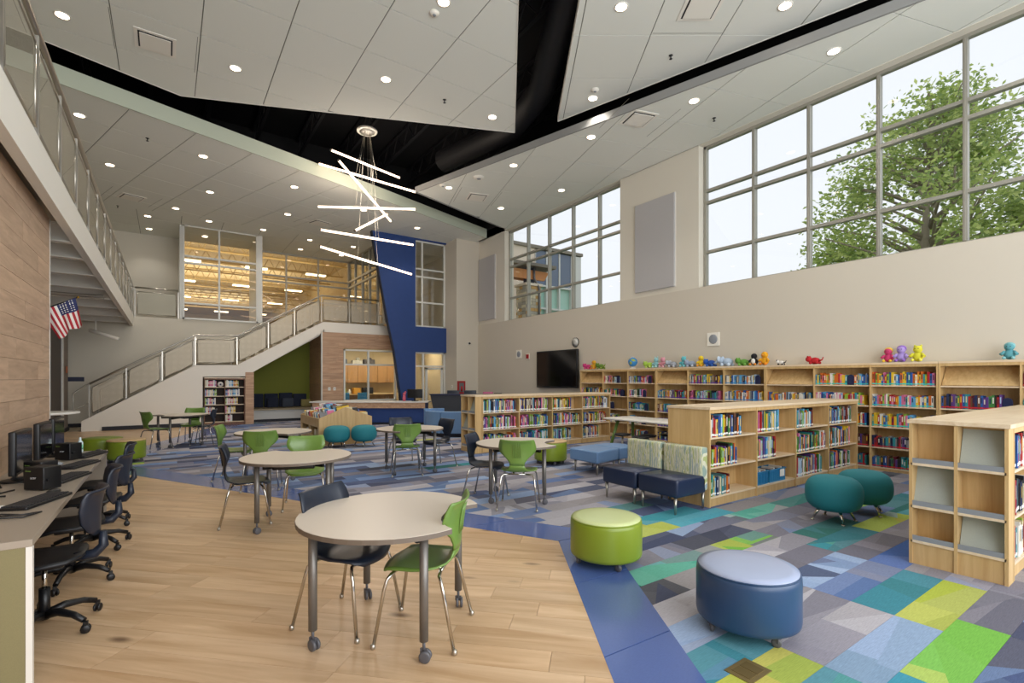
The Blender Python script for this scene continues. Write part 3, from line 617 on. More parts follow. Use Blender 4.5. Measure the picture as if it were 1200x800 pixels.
# roof deck and steel
mb = MB(); mb.box(-5.5, 10.7, -4, 23.4, 9.2, 9.35); struct('ceiling_deck', mb, M_black)
mb = MB(); mb.box(-5.4, 10.6, 16.95, 17.2, 7.3, 9.2); struct('wall_black_bulkhead', mb, M_black)
mb = MB(); mb.box(10.14, 10.2, -4, 17.2, 7.3, 9.2); mb.box(-5.2, -5.1, -4, 17, 7.4, 9.2); struct('wall_black_sides', mb, M_black)
for k in range(9):
    x = -1.6+k*1.25; t = thing('deck_joist', 'black open-web steel joist in the dark ceiling slot, %s from the left' % ORD[k], 'joist', (x, 8.0, 8.55), 0, 'black steel joists above the ceiling clouds')
    m = MB(); m.box(-.04, .04, -8, 8.9, 0, .05); m.box(-.04, .04, -8, 8.9, .55, .6); part('chords', m, M_blackm, t); m = MB()
    for q in range(20): y = -8+q*.84; m.tube([(0, y, .03), (0, y+.42, .57)], .015, 4, caps=False); m.tube([(0, y+.42, .57), (0, y+.84, .03)], .015, 4, caps=False)
    part('web', m, M_blackm, t)
m = MB(); m.tube([(4.2, 3.5, 8.15), (6.3, 7.6, 8.15), (7.0, 8.9, 8.1), (7.3, 10.5, 8.0), (6.6, 13, 7.9)], .3, 14); solo('air_duct', m, M_blackm, 'fat round black air duct bending through the dark ceiling slot', 'duct')

# downlights
dlp = MB(); dlp.lathe([(.001, -.006), (.088, -.006), (.09, .01)], 20); M1 = dlp.mesh('lens', M_dl); rp = MB(); rp.lathe([(.09, -.008), (.11, -.01), (.115, .004), (.09, .01)], 20, cap=False); M2 = rp.mesh('trim_ring', M_white)
def downlights(pts, z, where, grp, en=16):
    pts = sorted(pts, key=lambda p: hypot(p[0], p[1]))
    for k, (x, y) in enumerate(pts):
        t = thing('downlight', 'round recessed downlight in %s, %s nearest the viewer' % (where, ORD[k]), 'ceiling light', (x, y, z), 0, grp); link('lens', M1, t); link('trim_ring', M2, t)
        l = bpy.data.lights.new('downlight_lamp', 'SPOT'); l.energy = en; l.spot_size = radians(110); l.spot_blend = .6; l.shadow_soft_size = .08; l.color = (1, .93, .84)
        o = bpy.data.objects.new('downlight_lamp', l); COL.objects.link(o); o.location = (x, y, z-.03)
DLA = [(-1.4, 10.76), (1.06, 10.71), (3.53, 9.41), (3.55, 6.96), (6.01, 9.39), (1.1, 6.9), (-1.3, 7.0), (1.1, 3.2)]
DLB = [(5.91, 5.44), (7.34, 7.55), (8.02, 3.94), (6.5, 1.8), (4.2, 1.8)]
DLL = [(-1.49, 13.5), (-1.2, 16.18), (.72, 14.25), (1.02, 16.87), (.22, 19.1), (2.96, 15.05), (3.27, 17.67), (5.2, 15.83), (7.4, 16.59)]
DLBk = [(-.54, 20.54), (-.54, 22.25), (1.18, 19.99), (1.18, 22.24), (2.87, 20.0), (4.58, 20.43), (4.59, 22.13), (6.29, 20.46), (6.29, 22.17)]
DLR = [(7.88, 8.16), (7.29, 10.38), (8.52, 5.94), (9.15, 3.7), (6.62, 12.65), (8.79, 13.22), (9.39, 10.95), (9.7, 1.2)]
downlights(DLA, 7.45, 'the left floating ceiling panel', 'downlights of the left ceiling cloud', 55)
downlights(DLB, 7.45, 'the right floating ceiling panel', 'downlights of the right ceiling cloud', 55)
downlights(DLL, 7.0, 'the low left ceiling', 'downlights of the low left ceiling', 55)
downlights(DLBk, 7.0, 'the far ceiling by the upper windows', 'downlights of the far low ceiling', 30)
downlights(DLR, 7.03, 'the low ceiling by the clerestory windows', 'downlights of the window side ceiling', 45)
def diffuser(x, y, z, rz, label, s=.3):
    t = thing('air_diffuser', label, 'vent', (x, y, z), rz); m = MB(); m.box(-s, s, -s, s, -.012, 0); m.box(-s*.82, s*.82, -s*.82, s*.82, -.014, -.012, 1); part('frame', m, [M_white, M_blackm], t)
    m = MB(); m.box(-s*.74, s*.74, -s*.74, s*.74, -.03, -.02); part('face_plate', m, M_white, t)
    m = MB()
    for q in ((-s*2, 0), (s*2, 0)): m.box(q[0]-.004, q[0]+.004, -s*2, s*2, -.002, .0)
    part('joint_line', m, M_grid, t)
diffuser(-.17, 10.7, 7.45, 0, 'square air diffuser in the left floating ceiling panel'); diffuser(6.95, 4.71, 7.45, radians(55), 'square air diffuser in the right floating ceiling panel')
diffuser(-.88, 18.7, 7.0, radians(18), 'square air diffuser in the low ceiling above the balcony'); diffuser(4.35, 18.01, 7.0, radians(18), 'square air diffuser in the low ceiling behind the pendant light')
diffuser(8.15, 7.02, 7.03, radians(-16.6), 'square air diffuser in the window side ceiling nearest the big window'); diffuser(7.66, 12.82, 7.03, radians(-16.6), 'square air diffuser in the window side ceiling near its far corner')
def dome(x, y, z, r, label, cat, nm, mt=M_white):
    t = thing(nm, label, cat, (x, y, z)); m = MB(); m.lathe([(r*.2, -.045), (r*.75, -.035), (r, -.012), (r, 0)], 20); part('housing', m, mt, t); m = MB(); m.lathe([(.001, -.05), (r*.35, -.048), (r*.4, -.035)], 16); part('sensor_cap', m, M_greylip, t)
dome(3.53, 7.25, 7.45, .08, 'small round smoke detector beside a downlight in the left floating panel', 'detector', 'smoke_detector'); dome(7.16, 7.3, 7.45, .08, 'small round smoke detector near the pointed corner of the right floating panel', 'detector', 'smoke_detector')
dome(6.39, 12.58, 7.03, .1, 'small round smoke detector in the window side ceiling', 'detector', 'smoke_detector'); dome(6.95, 11.54, 7.03, .16, 'round ceiling speaker in the window side ceiling', 'speaker', 'ceiling_speaker')
for k, (x, y, z, w) in enumerate(((4.81, 9.39, 7.45, 'left floating panel'), (7.54, 5.74, 7.45, 'right floating panel'), (-.37, 13.91, 7.0, 'low left ceiling near its edge'), (-1.28, 19.86, 7.0, 'low left ceiling above the balcony end'), (9.43, 6.09, 7.03, 'window side ceiling'))):
    m = MB(); m.lathe([(.012, -.07), (.03, -.065), (.01, -.05), (.015, -.01), (.04, 0)], 10); solo('sprinkler_head', m, M_bplast, 'tiny dark sprinkler head in the '+w, 'sprinkler', (x, y, z))

# ---- pendant of seven light bars
pt = thing('bar_chandelier', 'pendant light of seven crossing glowing white bars hung from a round canopy', 'pendant light', (4.39, 13.08, 9.0)); O = Vector((4.39, 13.08, 9.0))
m = MB(); m.lathe([(.2, -.84), (.26, -.84), (.27, -.8), (.25, -.78)], 28); m.lathe([(.001, -.85), (.2, -.845)], 28); part('canopy', m, M_white, pt); m = MB(); m.tube([(0, 0, -.8), (0, 0, .2)], .02); part('stem', m, M_blackm, pt)
bars = [((3.27, 12.39, 7.12), (5.53, 13.66, 7.4)), ((3.33, 13.77, 7.29), (5.44, 12.3, 6.54)), ((3.41, 12.24, 6.85), (5.34, 13.84, 6.15)), ((3.31, 13.79, 6.15), (5.44, 12.3, 6.08)), ((3.75, 12.06, 5.16), (5.23, 13.86, 6.33)), ((3.14, 12.85, 5.27), (5.73, 13.14, 5.36)), ((3.13, 12.86, 4.85), (5.7, 13.18, 4.53))]
for a, b in bars:
    a = Vector(a)-O; b = Vector(b)-O; m = MB(); m.tube([a, b], .028, 8); br = part('light_bar', m, M_led, pt)
    m = MB(); d = (b-a).normalized(); m.tube([a-d*.02, a], .032, 8); m.tube([b, b+d*.02], .032, 8); part('end_cap', m, M_stl, br)
    for q in (.38, .6):
        p = a.lerp(b, q); m = MB(); m.tube([p, (p.x*.25, p.y*.25, -.84)], .0035, 4); part('wire', m, M_stl, br)
for a, b in bars[::2]:
    c = (Vector(a)+Vector(b))/2; l = bpy.data.lights.new('bar_lamp', 'POINT'); l.energy = 30; l.shadow_soft_size = .3; l.color = (1, .88, .75); o = bpy.data.objects.new('bar_lamp', l); COL.objects.link(o); o.location = c-Vector((0, 0, .15))

# ================================================================== FURNITURE
# ---- tables with one bite taken out of the round top
def table_outline(R=.555, bite=.36, dist=.70, n=44):
    pts = []; 
    for i in range(n):
        a = 2*pi*i/n; x, y = R*cos(a), R*sin(a)
        if hypot(x-dist, y) < bite:
            continue
        pts.append((a, x, y))
    pts.sort(key=lambda p: (p[0]+0) if p[0] > 0 else 0)
    # order from just after the bite round to just before it
    main = [(x, y) for a, x, y in pts if a < pi]+[(x, y) for a, x, y in pts if a >= pi]
    c = (R*R-bite*bite+dist*dist)/(2*dist); h = sqrt(R*R-c*c)
    arc = []
    a0 = atan2(-h, c-dist); a1 = atan2(h, c-dist)
    if a0 < 0: a0 += 2*pi
    for i in range(11): a = a0+(a1-a0)*i/10; arc.append((dist+bite*cos(a), bite*sin(a)))
    return main+arc
def make_table(label, topm, loc, rz, grp):
    t = thing('round_table', label, 'table', loc, rz, grp); O_ = table_outline()
    m = MB(); m.prism(O_, .692, .718, 1); m.prism([(x*.997, y*.997) for x, y in O_], .718, .7205); part('tabletop', m, [topm, M_edge], t)
    m = MB()
    for a in (0, pi/2): 
        M = Matrix.Rotation(a+pi/4, 4, 'Z'); m.box(-.4, .4, -.014, .014, .63, .692, M=M)
    part('support_frame', m, M_bplast, t)
    m = MB(); m.rbox(-.32, .0, -.2, .2, .625, .69, .02); part('book_box', m, M_bplast, t)
    for q in range(4):
        a = pi/4+q*pi/2; x, y = .47*cos(a), .47*sin(a)
        m = MB(); m.tube([(x, y, .115), (x, y, .692)], .0245, 14); lg = part('leg', m, M_leg, t)
        m = MB(); m.tube([(x, y, .06), (x, y, .118)], .009, 8); m.box(x-.02, x+.02, y-.006, y+.006, .045, .075)
        for s in (-1, 1):
            M = Matrix.Translation((x+.008, y, .033)) @ Matrix.Rotation(a*2.3, 4, 'Z') @ Matrix.Translation((0, s*.014, 0)) @ Matrix.Rotation(pi/2, 4, 'X'); m.lathe([(.001, -.009), (.024, -.009), (.033, -.006), (.033, .006), (.024, .009), (.001, .009)], 16, M=M)
        part('caster', m, M_caster, lg)
    return t
GT = 'round tables with a curved bite'
T = [make_table('beige round table with a curved bite, nearest the viewer on the wood floor', M_tabletop, (1.15, 2.96, 0), radians(-45), GT),
     make_table('beige round table with a curved bite at the carpet edge, second nearest on the left', M_tabletop, (1.15, 5.7, 0), radians(72), GT),
     make_table('pale round table behind the second beige table on the left', M_tabletop, (1.38, 8.55, 0), radians(-110), GT),
     make_table('pale round table beside the low double-sided bookcase with the lime cushion stool behind', M_tabletop, (3.76, 5.24, 0), radians(-38), GT),
     make_table('pale round table in front of the two far teal poufs and reception desk', M_tabletop, (3.36, 7.82, 0), radians(-100), GT),
     make_table('small distant round table in front of the built-in stair bookcase', M_tabletop, (.25, 13.9, 0), radians(200), GT)]
# ---- shell chairs on four chrome legs. local: faces +y
def shell_mesh(rows, nw=9, th=.011):
    """rows: (y, z, width, forward bend at the edges, upward bend at the edges)"""
    m = MB(); V = []
    for (y, z, w, fb, ub) in rows:
        V.append([Vector(((u*w/2), y+fb*u*u, z+ub*u*u)) for u in [(-1+2*i/(nw-1)) for i in range(nw)]])
    R_ = len(V); N = [[None]*nw for _ in V]
    for i in range(R_):
        for j in range(nw):
            a = V[min(i+1, R_-1)][j]-V[max(i-1, 0)][j]; b = V[i][min(j+1, nw-1)]-V[i][max(j-1, 0)]; n = a.cross(b); N[i][j] = n.normalized() if n.length > 1e-9 else Vector((0, 0, 1))
    for i in range(R_):
        for j in range(nw): m.v.append(tuple(V[i][j]+N[i][j]*th/2))
    for i in range(R_):
        for j in range(nw): m.v.append(tuple(V[i][j]-N[i][j]*th/2))
    o = R_*nw
    for i in range(R_-1):
        for j in range(nw-1):
            a, b, c, d = i*nw+j, i*nw+j+1, (i+1)*nw+j+1, (i+1)*nw+j
            m.face([d, c, b, a], 0, True); m.face([o+a, o+b, o+c, o+d], 0, True)
    for i in range(R_-1):
        a, d = i*nw, (i+1)*nw; m.face([a, o+a, o+d, d], 0, True); a, d = i*nw+nw-1, (i+1)*nw+nw-1; m.face([d, o+d, o+a, a], 0, True)
    for j in range(nw-1): m.face([j+1, o+j+1, o+j, j], 0, True); a = (R_-1)*nw+j; m.face([a, o+a, o+a+1, a+1], 0, True)
    return m
SEAT = [(.235, .405, .25, -.03, 0), (.225, .428, .37, -.035, .002), (.18, .443, .42, -.02, .006), (.1, .44, .44, 0, .014), (.02, .433, .44, 0, .018), (-.06, .433, .42, 0, .02), (-.12, .44, .36, .0, .02), (-.165, .458, .27, 0, .012), (-.195, .49, .2, .01, .0), (-.208, .53, .175, .012, 0)]
BACK = [(-.208, .53, .175, .012, 0), (-.212, .565, .185, .015, 0), (-.212, .6, .27, .02, .02), (-.214, .64, .37, .04, .02), (-.218, .69, .43, .055, .01), (-.225, .74, .445, .055, 0), (-.235, .785, .43, .05, .0), (-.25, .815, .41, .045, .008), (-.262, .825, .40, .045, .01)]
SM = shell_mesh(SEAT); BM = shell_mesh(BACK)
def rib_mb():
    m = MB()
    for k in range(-2, 3): x = k*.022; m.tube([(x, -.222, .62), (x, -.228, .69), (x, -.236, .745), (x, -.25, .795)], [.002, .0045, .0045, .002], 5)
    return m
RM = rib_mb()
cm = {}
def make_chair(kind, mt):
    t = thing('shell_chair', 'x', 'chair', (0, 0, 0), 0)
    s_ = part('seat', SM, mt, t); b_ = part('backrest', BM, mt, t); part('back_rib', RM, mt, b_)
    for sx_ in (-1, 1):
        for fy in (1, -1):
            m = MB(); yt = .13*fy+.01; m.tube([(sx_*.10, yt, .412), (sx_*.17, yt+.012*fy, .409), (sx_*.195, yt+.03*fy, .385), (sx_*.203, yt+.045*fy, .33), (sx_*.235, fy*.235, .02)], .0105, 8); lg = part('leg', m, M_chrome, t)
            m = MB(); m.lathe([(.008, .03), (.014, .026), (.016, .008), (.012, 0)], 10, cx=sx_*.236, cy=fy*.239); part('glide', m, M_stl, lg)
    m = MB(); m.tube([(-.1, .14, .412), (.1, .14, .412)], .0105, 8); m.tube([(-.1, -.12, .412), (.1, -.12, .412)], .0105, 8); m.tube([(-.06, -.12, .415), (-.06, .14, .415)], .012, 6); m.tube([(.06, -.12, .415), (.06, .14, .415)], .012, 6); part('seat_frame', m, M_chrome, t)
    return t
chairs = [('g', (1.30, 2.79), 48, 'lime green shell chair tucked into the bite of the nearest round table'),
          ('n', (.96, 3.22), 216, 'navy shell chair at the left of the nearest round table'),
          ('n', (.70, 6.05), 262, 'navy shell chair at the left end of the second beige table'),
          ('g', (1.38, 6.38), 165, 'lime green shell chair facing the viewer behind the second beige table'),
          ('g', (1.1, 7.75), -15, 'lime green shell chair with its back to the viewer at the third pale table'),
          ('g', (.85, 8.75), 250, 'lime green shell chair seen from the side at the left of the third pale table'),
          ('g', (3.50, 4.87), -42, 'lime green shell chair with its back to the viewer by the low bookcase table'),
          ('n', (3.37, 5.43), 218, 'navy shell chair seen from the side left of the low bookcase table'),
          ('g', (3.19, 7.58), -18, 'lime green shell chair, back to the viewer, at the table before the desk'),
          ('n', (3.92, 7.9), 100, 'navy shell chair right of the table before the reception desk'),
          ('n', (3.52, 8.5), 172, 'navy shell chair behind the table before the reception desk'),
          ('g', (-.22, 13.5), 300, 'lime green shell chair left of the distant table by the stair bookcase'),
          ('n', (.72, 13.75), 75, 'navy shell chair right of the distant table by the stair bookcase'),
          ('g', (.5, 14.35), 160, 'lime green shell chair behind the distant table by the stair bookcase')]
proto = {}
for k, (c, p, a, lb) in enumerate(chairs):
    g = {'g': 'lime green shell chairs', 'n': 'navy shell chairs'}[c]
    if c not in proto:
        t = make_chair(c, {'g': M_gplast, 'n': M_nplast}[c]); t.location = (*p, 0); t.rotation_euler = (0, 0, radians(a)); t['label'] = lb; t['group'] = g; proto[c] = t
    else: dup(proto[c], (*p, 0), radians(a), lb, g)
# ---- round ottomans on casters
def ottoman(loc, r, z0, z1, side, top, label, topr=1.0, rim=True, flat=False):
    t = thing('round_ottoman', label, 'ottoman', loc, 0); h = z1
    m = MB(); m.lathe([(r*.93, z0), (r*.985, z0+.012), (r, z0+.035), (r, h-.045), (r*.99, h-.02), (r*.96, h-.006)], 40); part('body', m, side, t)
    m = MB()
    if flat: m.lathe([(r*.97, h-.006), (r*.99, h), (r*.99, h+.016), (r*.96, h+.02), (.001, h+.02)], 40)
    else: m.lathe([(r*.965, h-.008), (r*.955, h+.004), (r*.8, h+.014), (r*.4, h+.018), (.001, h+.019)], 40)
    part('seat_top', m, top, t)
    if rim and not flat:
        m = MB(); m.tube([(r*.968*cos(a*pi/20), r*.968*sin(a*pi/20), h-.006) for a in range(41)], .005, 6, caps=False); part('piping', m, side, t)
    for q in range(4):
        a = pi/4+q*pi/2+.4; x, y = (r*.82)*cos(a), (r*.82)*sin(a); m = MB(); m.box(x-.02, x+.02, y-.02, y+.02, .05, z0+.01)
        M = Matrix.Translation((x, y, .028)) @ Matrix.Rotation(a+.8, 4, 'Z') @ Matrix.Rotation(pi/2, 4, 'X'); m.lathe([(.001, -.012), (.02, -.012), (.028, -.008), (.028, .008), (.02, .012), (.001, .012)], 14, M=M); m.box(x-.012, x+.012, y-.016, y+.016, .03, .06); part('caster', m, M_caster, t)
    return t
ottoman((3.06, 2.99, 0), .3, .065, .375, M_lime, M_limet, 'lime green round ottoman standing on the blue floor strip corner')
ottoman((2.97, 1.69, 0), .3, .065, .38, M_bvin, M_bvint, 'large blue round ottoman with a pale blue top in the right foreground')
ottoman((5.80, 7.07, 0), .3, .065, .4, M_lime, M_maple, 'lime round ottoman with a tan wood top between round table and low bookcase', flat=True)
ottoman((-.63, 11.73, 0), .3, .065, .40, M_lime, M_maple, 'lime round ottoman with a tan wood top at the far left corner of the carpet', flat=True)
ottoman((-1.04, 12.4, 0), .33, .065, .40, M_lime, M_lime, 'plain lime round ottoman behind the tan topped one by the desk end')
# ---- teal poufs on splayed chrome legs
def pouf(loc, label, r=.3, rz=0):
    t = thing('pouf', label, 'pouf', loc, rz, 'teal poufs'); m = MB(); prof = []
    for i in range(15):
        a = -pi/2+pi*i/14; ca, sa = cos(a), sin(a); prof.append((max(.001, r*(abs(ca)**.5)), .30+.188*(1 if sa > 0 else -1)*(abs(sa)**.85)))
    m.lathe(prof, 36); part('cushion', m, M_teal, t)
    for q in range(4):
        a = q*pi/2+pi/4; m = MB(); m.tube([(r*.45*cos(a), r*.45*sin(a), .17), (r*.78*cos(a), r*.78*sin(a), .012)], [.02, .011], 10); lg = part('leg', m, M_chrome, t)
        m = MB(); m.lathe([(.012, .014), (.02, .01), (.02, 0)], 10, cx=r*.79*cos(a), cy=r*.79*sin(a)); part('foot', m, M_chrome, lg)
pouf((5.98, 2.42, 0), 'teal pouf on chrome legs nearer the viewer, in front of the low oak bookcase', .275); pouf((6.62, 2.36, 0), 'teal pouf on chrome legs behind its twin near the slotted oak display case', .275, .3)
pouf((3.16, 11.48, 0), 'distant teal pouf in front of the gabled book bin, left one', .29); pouf((3.72, 11.3, 0), 'distant teal pouf in front of the gabled book bin, right one', .29, .4)
# ---- striped lounge seats against the case end
def lounge(loc, label, w=.57):
    t = thing('lounge_seat', label, 'seat', loc, 0, 'striped lounge seats'); m = MB(); m.rbox(-.56, .0, -w/2, w/2, .2, .40, .035, n=4); part('seat', m, M_nvin, t)
    m = MB(); m.rbox(-.09, .045, -w/2, w/2, .22, .73, .04, n=4); part('backrest', m, M_stripe, t)
    for x in (-.52, .0):
        for y in (-w/2+.05, w/2-.05): m = MB(); m.tube([(x, y, .2), (x, y, 0)], [.02, .012], 10); part('leg', m, M_stl, t)
lounge((5.26, 3.78, 0), 'navy lounge seat with a green striped back, nearer the viewer'); lounge((5.26, 4.38, 0), 'navy lounge seat with a green striped back, farther one of the pair')
# ---- sky blue benches
def bench(loc, poly, label, legs):
    t = thing('upholstered_bench', label, 'bench', loc); m = MB(); m.prism(poly, .19, .385); o = part('cushion', m, M_pvin, t); bevel(o, .025, 3)
    for x, y in legs: m = MB(); m.tube([(x, y, .19), (x, y, 0)], [.018, .013], 8); part('leg', m, M_stl, t)
bench((5.6, 5.66, 0), [(0, 0), (.62, .12), (.6, .75), (0, .66)], 'sky blue bench nearer the viewer beside the navy lounge seats', [(.07, .07), (.55, .17), (.06, .58), (.54, .66)])
bench((6.24, 5.78, 0), [(0, 0), (.25, .02), (.42, .12), (.5, .3), (.46, .5), (.3, .64), (0, .63)], 'curved sky blue bench unit pushed against the far side of the other blue bench', [(.06, .07), (.38, .2), (.36, .48), (.06, .55)])

# ---- bookcases. local: front faces -y, x to the right, z up
def bookcase(name, label, loc, rz, n, w, h, depth, zs, group=None, base=.0, double=False, slant=(), endgrid=None, top_over=.012, sidem=None, backm=None):
    t = thing(name, label, 'bookcase', loc, rz, group); th = .022; om = sidem or M_oak; L = n*w
    D = depth*(2 if double else 1)
    for k in range(n+1):
        m = MB(); x = k*w; m.box(x-th/2, x+th/2, 0, D, 0, h-.03); part('side_panel', m, om, t)
    m = MB(); m.box(-th/2-top_over, L+th/2+top_over, -top_over, D+top_over, h-.03, h); o = part('top_panel', m, M_oaksheen, t)
    m = MB(); m.box(0, L, depth-.006, depth+.006, .02, h-.03); part('back_panel', m, om, t)
    for k in range(n):
        for i, z in enumerate(zs):
            m = MB(); m.box(k*w+th/2, (k+1)*w-th/2, .012, depth-.006, z-.02, z); part('shelf', m, M_oaksheen, t)
            if double and i in (0, len(zs)-1): m = MB(); m.box(k*w+th/2, (k+1)*w-th/2, depth+.006, D-.012, z-.02, z); part('shelf', m, M_oaksheen, t)
        m = MB(); m.box(k*w+th/2, (k+1)*w-th/2, .02, .04, 0, zs[0]-.02); part('base_panel', m, om, t)
        if h > .6: m = MB(); m.box(k*w+th/2, (k+1)*w-th/2, .004, .02, h-.075, h-.03); part('top_rail', m, om, t)
    for k in slant:
        z = zs[-1]; m = MB(); x0, x1 = k*w+th/2+.01, (k+1)*w-th/2-.01; b = len(m.v)
        m.v += [(x0, .03, z+.01), (x1, .03, z+.01), (x1, depth-.03, h-.08), (x0, depth-.03, h-.08), (x0, .045, z+.001), (x1, .045, z+.001), (x1, depth-.02, h-.095), (x0, depth-.02, h-.095)]
        for f in ((0, 1, 2, 3), (7, 6, 5, 4), (4, 5, 1, 0), (5, 6, 2, 1), (6, 7, 3, 2), (7, 4, 0, 3)): m.face([b+q for q in f])
        part('slanted_shelf', m, om, t)
    return t
def end_grid(t, x, y0, y1, h, zs, grey, facing=-1):
    """display compartments on the case end; x = outer plane, opens toward -x (facing=-1)"""
    d = .16*facing; ym = (y0+y1)/2; e0, e1 = sorted((x, x+d)); th = .02
    for y in (y0+.01, ym, y1-.01): m = MB(); m.box(e0, e1-.012, y-.011, y+.011, 0, h-.03); part('grid_upright', m, M_oak, t)
    m = MB(); m.box(e0-.01, e1-.001, y0-.0125, y1+.0125, h-.03, h+.0005); part('end_top', m, M_oaksheen, t)
    m = MB(); m.box(x-.011, x-.001, y0, y1, 0, h-.03); part('grid_back', m, M_oak, t)
    m = MB(); m.box(e0+.01, e0+.03, y0, y1, 0, zs[0]-.02); part('base_panel', m, M_oak, t)
    top = list(zs[1:])+[h-.03]
    for i, z in enumerate(zs):
        for j in range(2):
            a, b = (y0+.011, ym-.011) if j == 0 else (ym+.011, y1-.011)
            m = MB(); m.box(e0, e1, a, b, z-.02, z); part('grid_shelf', m, M_oaksheen, t)
            m = MB(); m.box(e0+.004, e0+.012, a, b, z, z+.04); part('grey_lip', m, M_greylip, t, label='grey retaining lip')
            if (i, j) in grey:
                zz = top[i]-.03; m = MB(); bb = len(m.v)
                m.v += [(e0+.03, a+.004, z+.002), (e0+.03, b-.004, z+.002), (e1-.02, b-.004, zz), (e1-.02, a+.004, zz), (e0+.042, a+.004, z+.002), (e0+.042, b-.004, z+.002), (e1-.014, b-.004, zz), (e1-.014, a+.004, zz)]
                for f in ((3, 2, 1, 0), (4, 5, 6, 7), (0, 1, 5, 4), (2, 3, 7, 6), (1, 2, 6, 5), (3, 0, 4, 7)): m.face([bb+q for q in f])
                part('display_board', m, M_greyp, t, label='pale grey slanted display board')
MX, MY, MW = 5.34, 3.5, 1.05
ZL = [.12, .475, .835]
mid = bookcase('low_bookcase', 'long low double-sided oak bookcase in the middle with its plain end behind the striped seats', (MX, MY, 0), 0, 4, MW, 1.205, .3, ZL, 'low double-sided oak bookcases', double=True)
LX, LY, LW = 5.41, 8.82, .94
low = bookcase('low_bookcase', 'distant low oak bookcase full of books in front of the wall screen', (LX, LY, 0), 0, 4, LW, 1.205, .3, ZL, 'low double-sided oak bookcases', double=True)
end_grid(low, -.024, 0, .6, 1.205, ZL, {(2, 0), (1, 1), (0, 0)})
RX, RY, RW = 5.31, .9, .95
rgt = bookcase('low_bookcase', 'low oak bookcase at the right edge with grey display boards in its slotted end', (RX, RY, 0), 0, 4, RW, 1.205, .3, ZL, 'low double-sided oak bookcases', double=True)
end_grid(rgt, -.024, 0, .6, 1.205, [.2, .49, .845], {(2, 0), (1, 1), (0, 0)})
WZ = [.06, .395, .745, 1.09, 1.44]
WX = 9.85
wall = []
for u, (y0, n) in enumerate(((10.66, 3), (7.99, 3), (5.29, 3), (2.59, 3), (-.11, 2))):
    pass
WY0 = 10.66; WW = .905; WU = (3*WW-.026)/3
starts = [0, 3, 6, 9]
for u, st in enumerate(starts):
    n = 3
    sl = [s-st for s in (0, 3, 6, 9) if st <= s < st+n]
    wall.append(bookcase('wall_bookcase', 'tall oak wall bookcase of three bays under the clerestory wall, %s from the wall screen' % ORD[u], (WX, WY0-st*WW-.013, 0), -pi/2, n, WU, 1.82, .3, WZ, 'tall oak wall bookcases', slant=sl, top_over=.0))
# built in stair bookcase
SB = bookcase('stair_bookcase', 'dark walnut bookcase built into the white stair wall', (1.0, 19.09, 0), 0, 2, .585, 1.6, .26, [.12, .4, .69, .98, 1.28], None, sidem=wood('walnut', '#5d3c28', '#7d5339', .5, world=False, sc=(16, 16, 1.2)), top_over=.0)
SB_back = MB(); SB_back.box(.0, 1.17, .24, .256, .03, 1.56); part('dark_back', SB_back, mat('walnut_dark', '#2a1b14', .7), SB)

# ---- books
PAL = [('red', '#a62226'), ('dark red', '#5f1520'), ('orange', '#cc6a24'), ('yellow', '#d9b52f'), ('green', '#3f7d3d'), ('lime', '#8fb23c'), ('teal', '#2d8790'), ('sky blue', '#5aa0cc'), ('blue', '#27569c'), ('navy', '#1c2a50'),
       ('purple', '#5c3a80'), ('pink', '#cf6f96'), ('white', '#ded9cf'), ('cream', '#cfc29c'), ('grey', '#7c7d80'), ('black', '#1d1c20'), ('brown', '#6a4630'), ('pale blue', '#a9c3d8')]
BM_ = [mat('cover_'+n.replace(' ', '_'), c, .45) for n, c in PAL]; M_pages = mat('pages', '#d9d2bf', .8); M_lab = mat('label_white', '#e8e6e0', .6)
BANDS = {'white': M_lab, 'cyan': mat('tape_cyan', '#38c2c0', .5), 'red': mat('tape_red', '#c22030', .5), 'purple': mat('tape_purple', '#5a2fa0', .5), 'blue': mat('tape_blue', '#2a86c8', .5)}
def book_geo(m, x0, x1, y0, y1, z0, z1, ci, pi_, bi, ti):
    t = (x1-x0)*.1+.0006; 
    m.box(x0, x1, y0, y0+.003, z0, z1, ci); m.box(x0, x0+t, y0+.003, y1, z0, z1, ci); m.box(x1-t, x1, y0+.003, y1, z0, z1, ci); m.box(x0+t, x1-t, y0+.003, y1-.004, z0+.004, z1-.004, pi_)
    h = z1-z0; m.box(x0+.0004, x1-.0004, y0-.0012, y0, z0+h*.07, z0+h*.17, bi); m.box(x0+(x1-x0)*.28, x1-(x1-x0)*.28, y0-.0008, y0, z0+h*.45, z0+h*.85, ti)
bcache = {}
def book_mesh(c, band, tc_):
    k = (c, band, tc_)
    if k not in bcache:
        m = MB(); t = .1
        m.box(0, 1, 0, .02, 0, 1, 0); m.box(0, t, .02, 1, 0, 1, 0); m.box(1-t, 1, .02, 1, 0, 1, 0); m.box(t, 1-t, .02, .97, .02, .98, 1)
        m.box(.02, .98, -.006, 0, .07, .17, 2); m.box(.28, .72, -.004, 0, .45, .85, 3); bcache[k] = m.mesh('book', [BM_[c], M_pages, BANDS[band], BM_[tc_]])
    return bcache[k]
allbooks = []    # (world loc, rz, thickness, depth, height, colour, band, label, size in the picture)
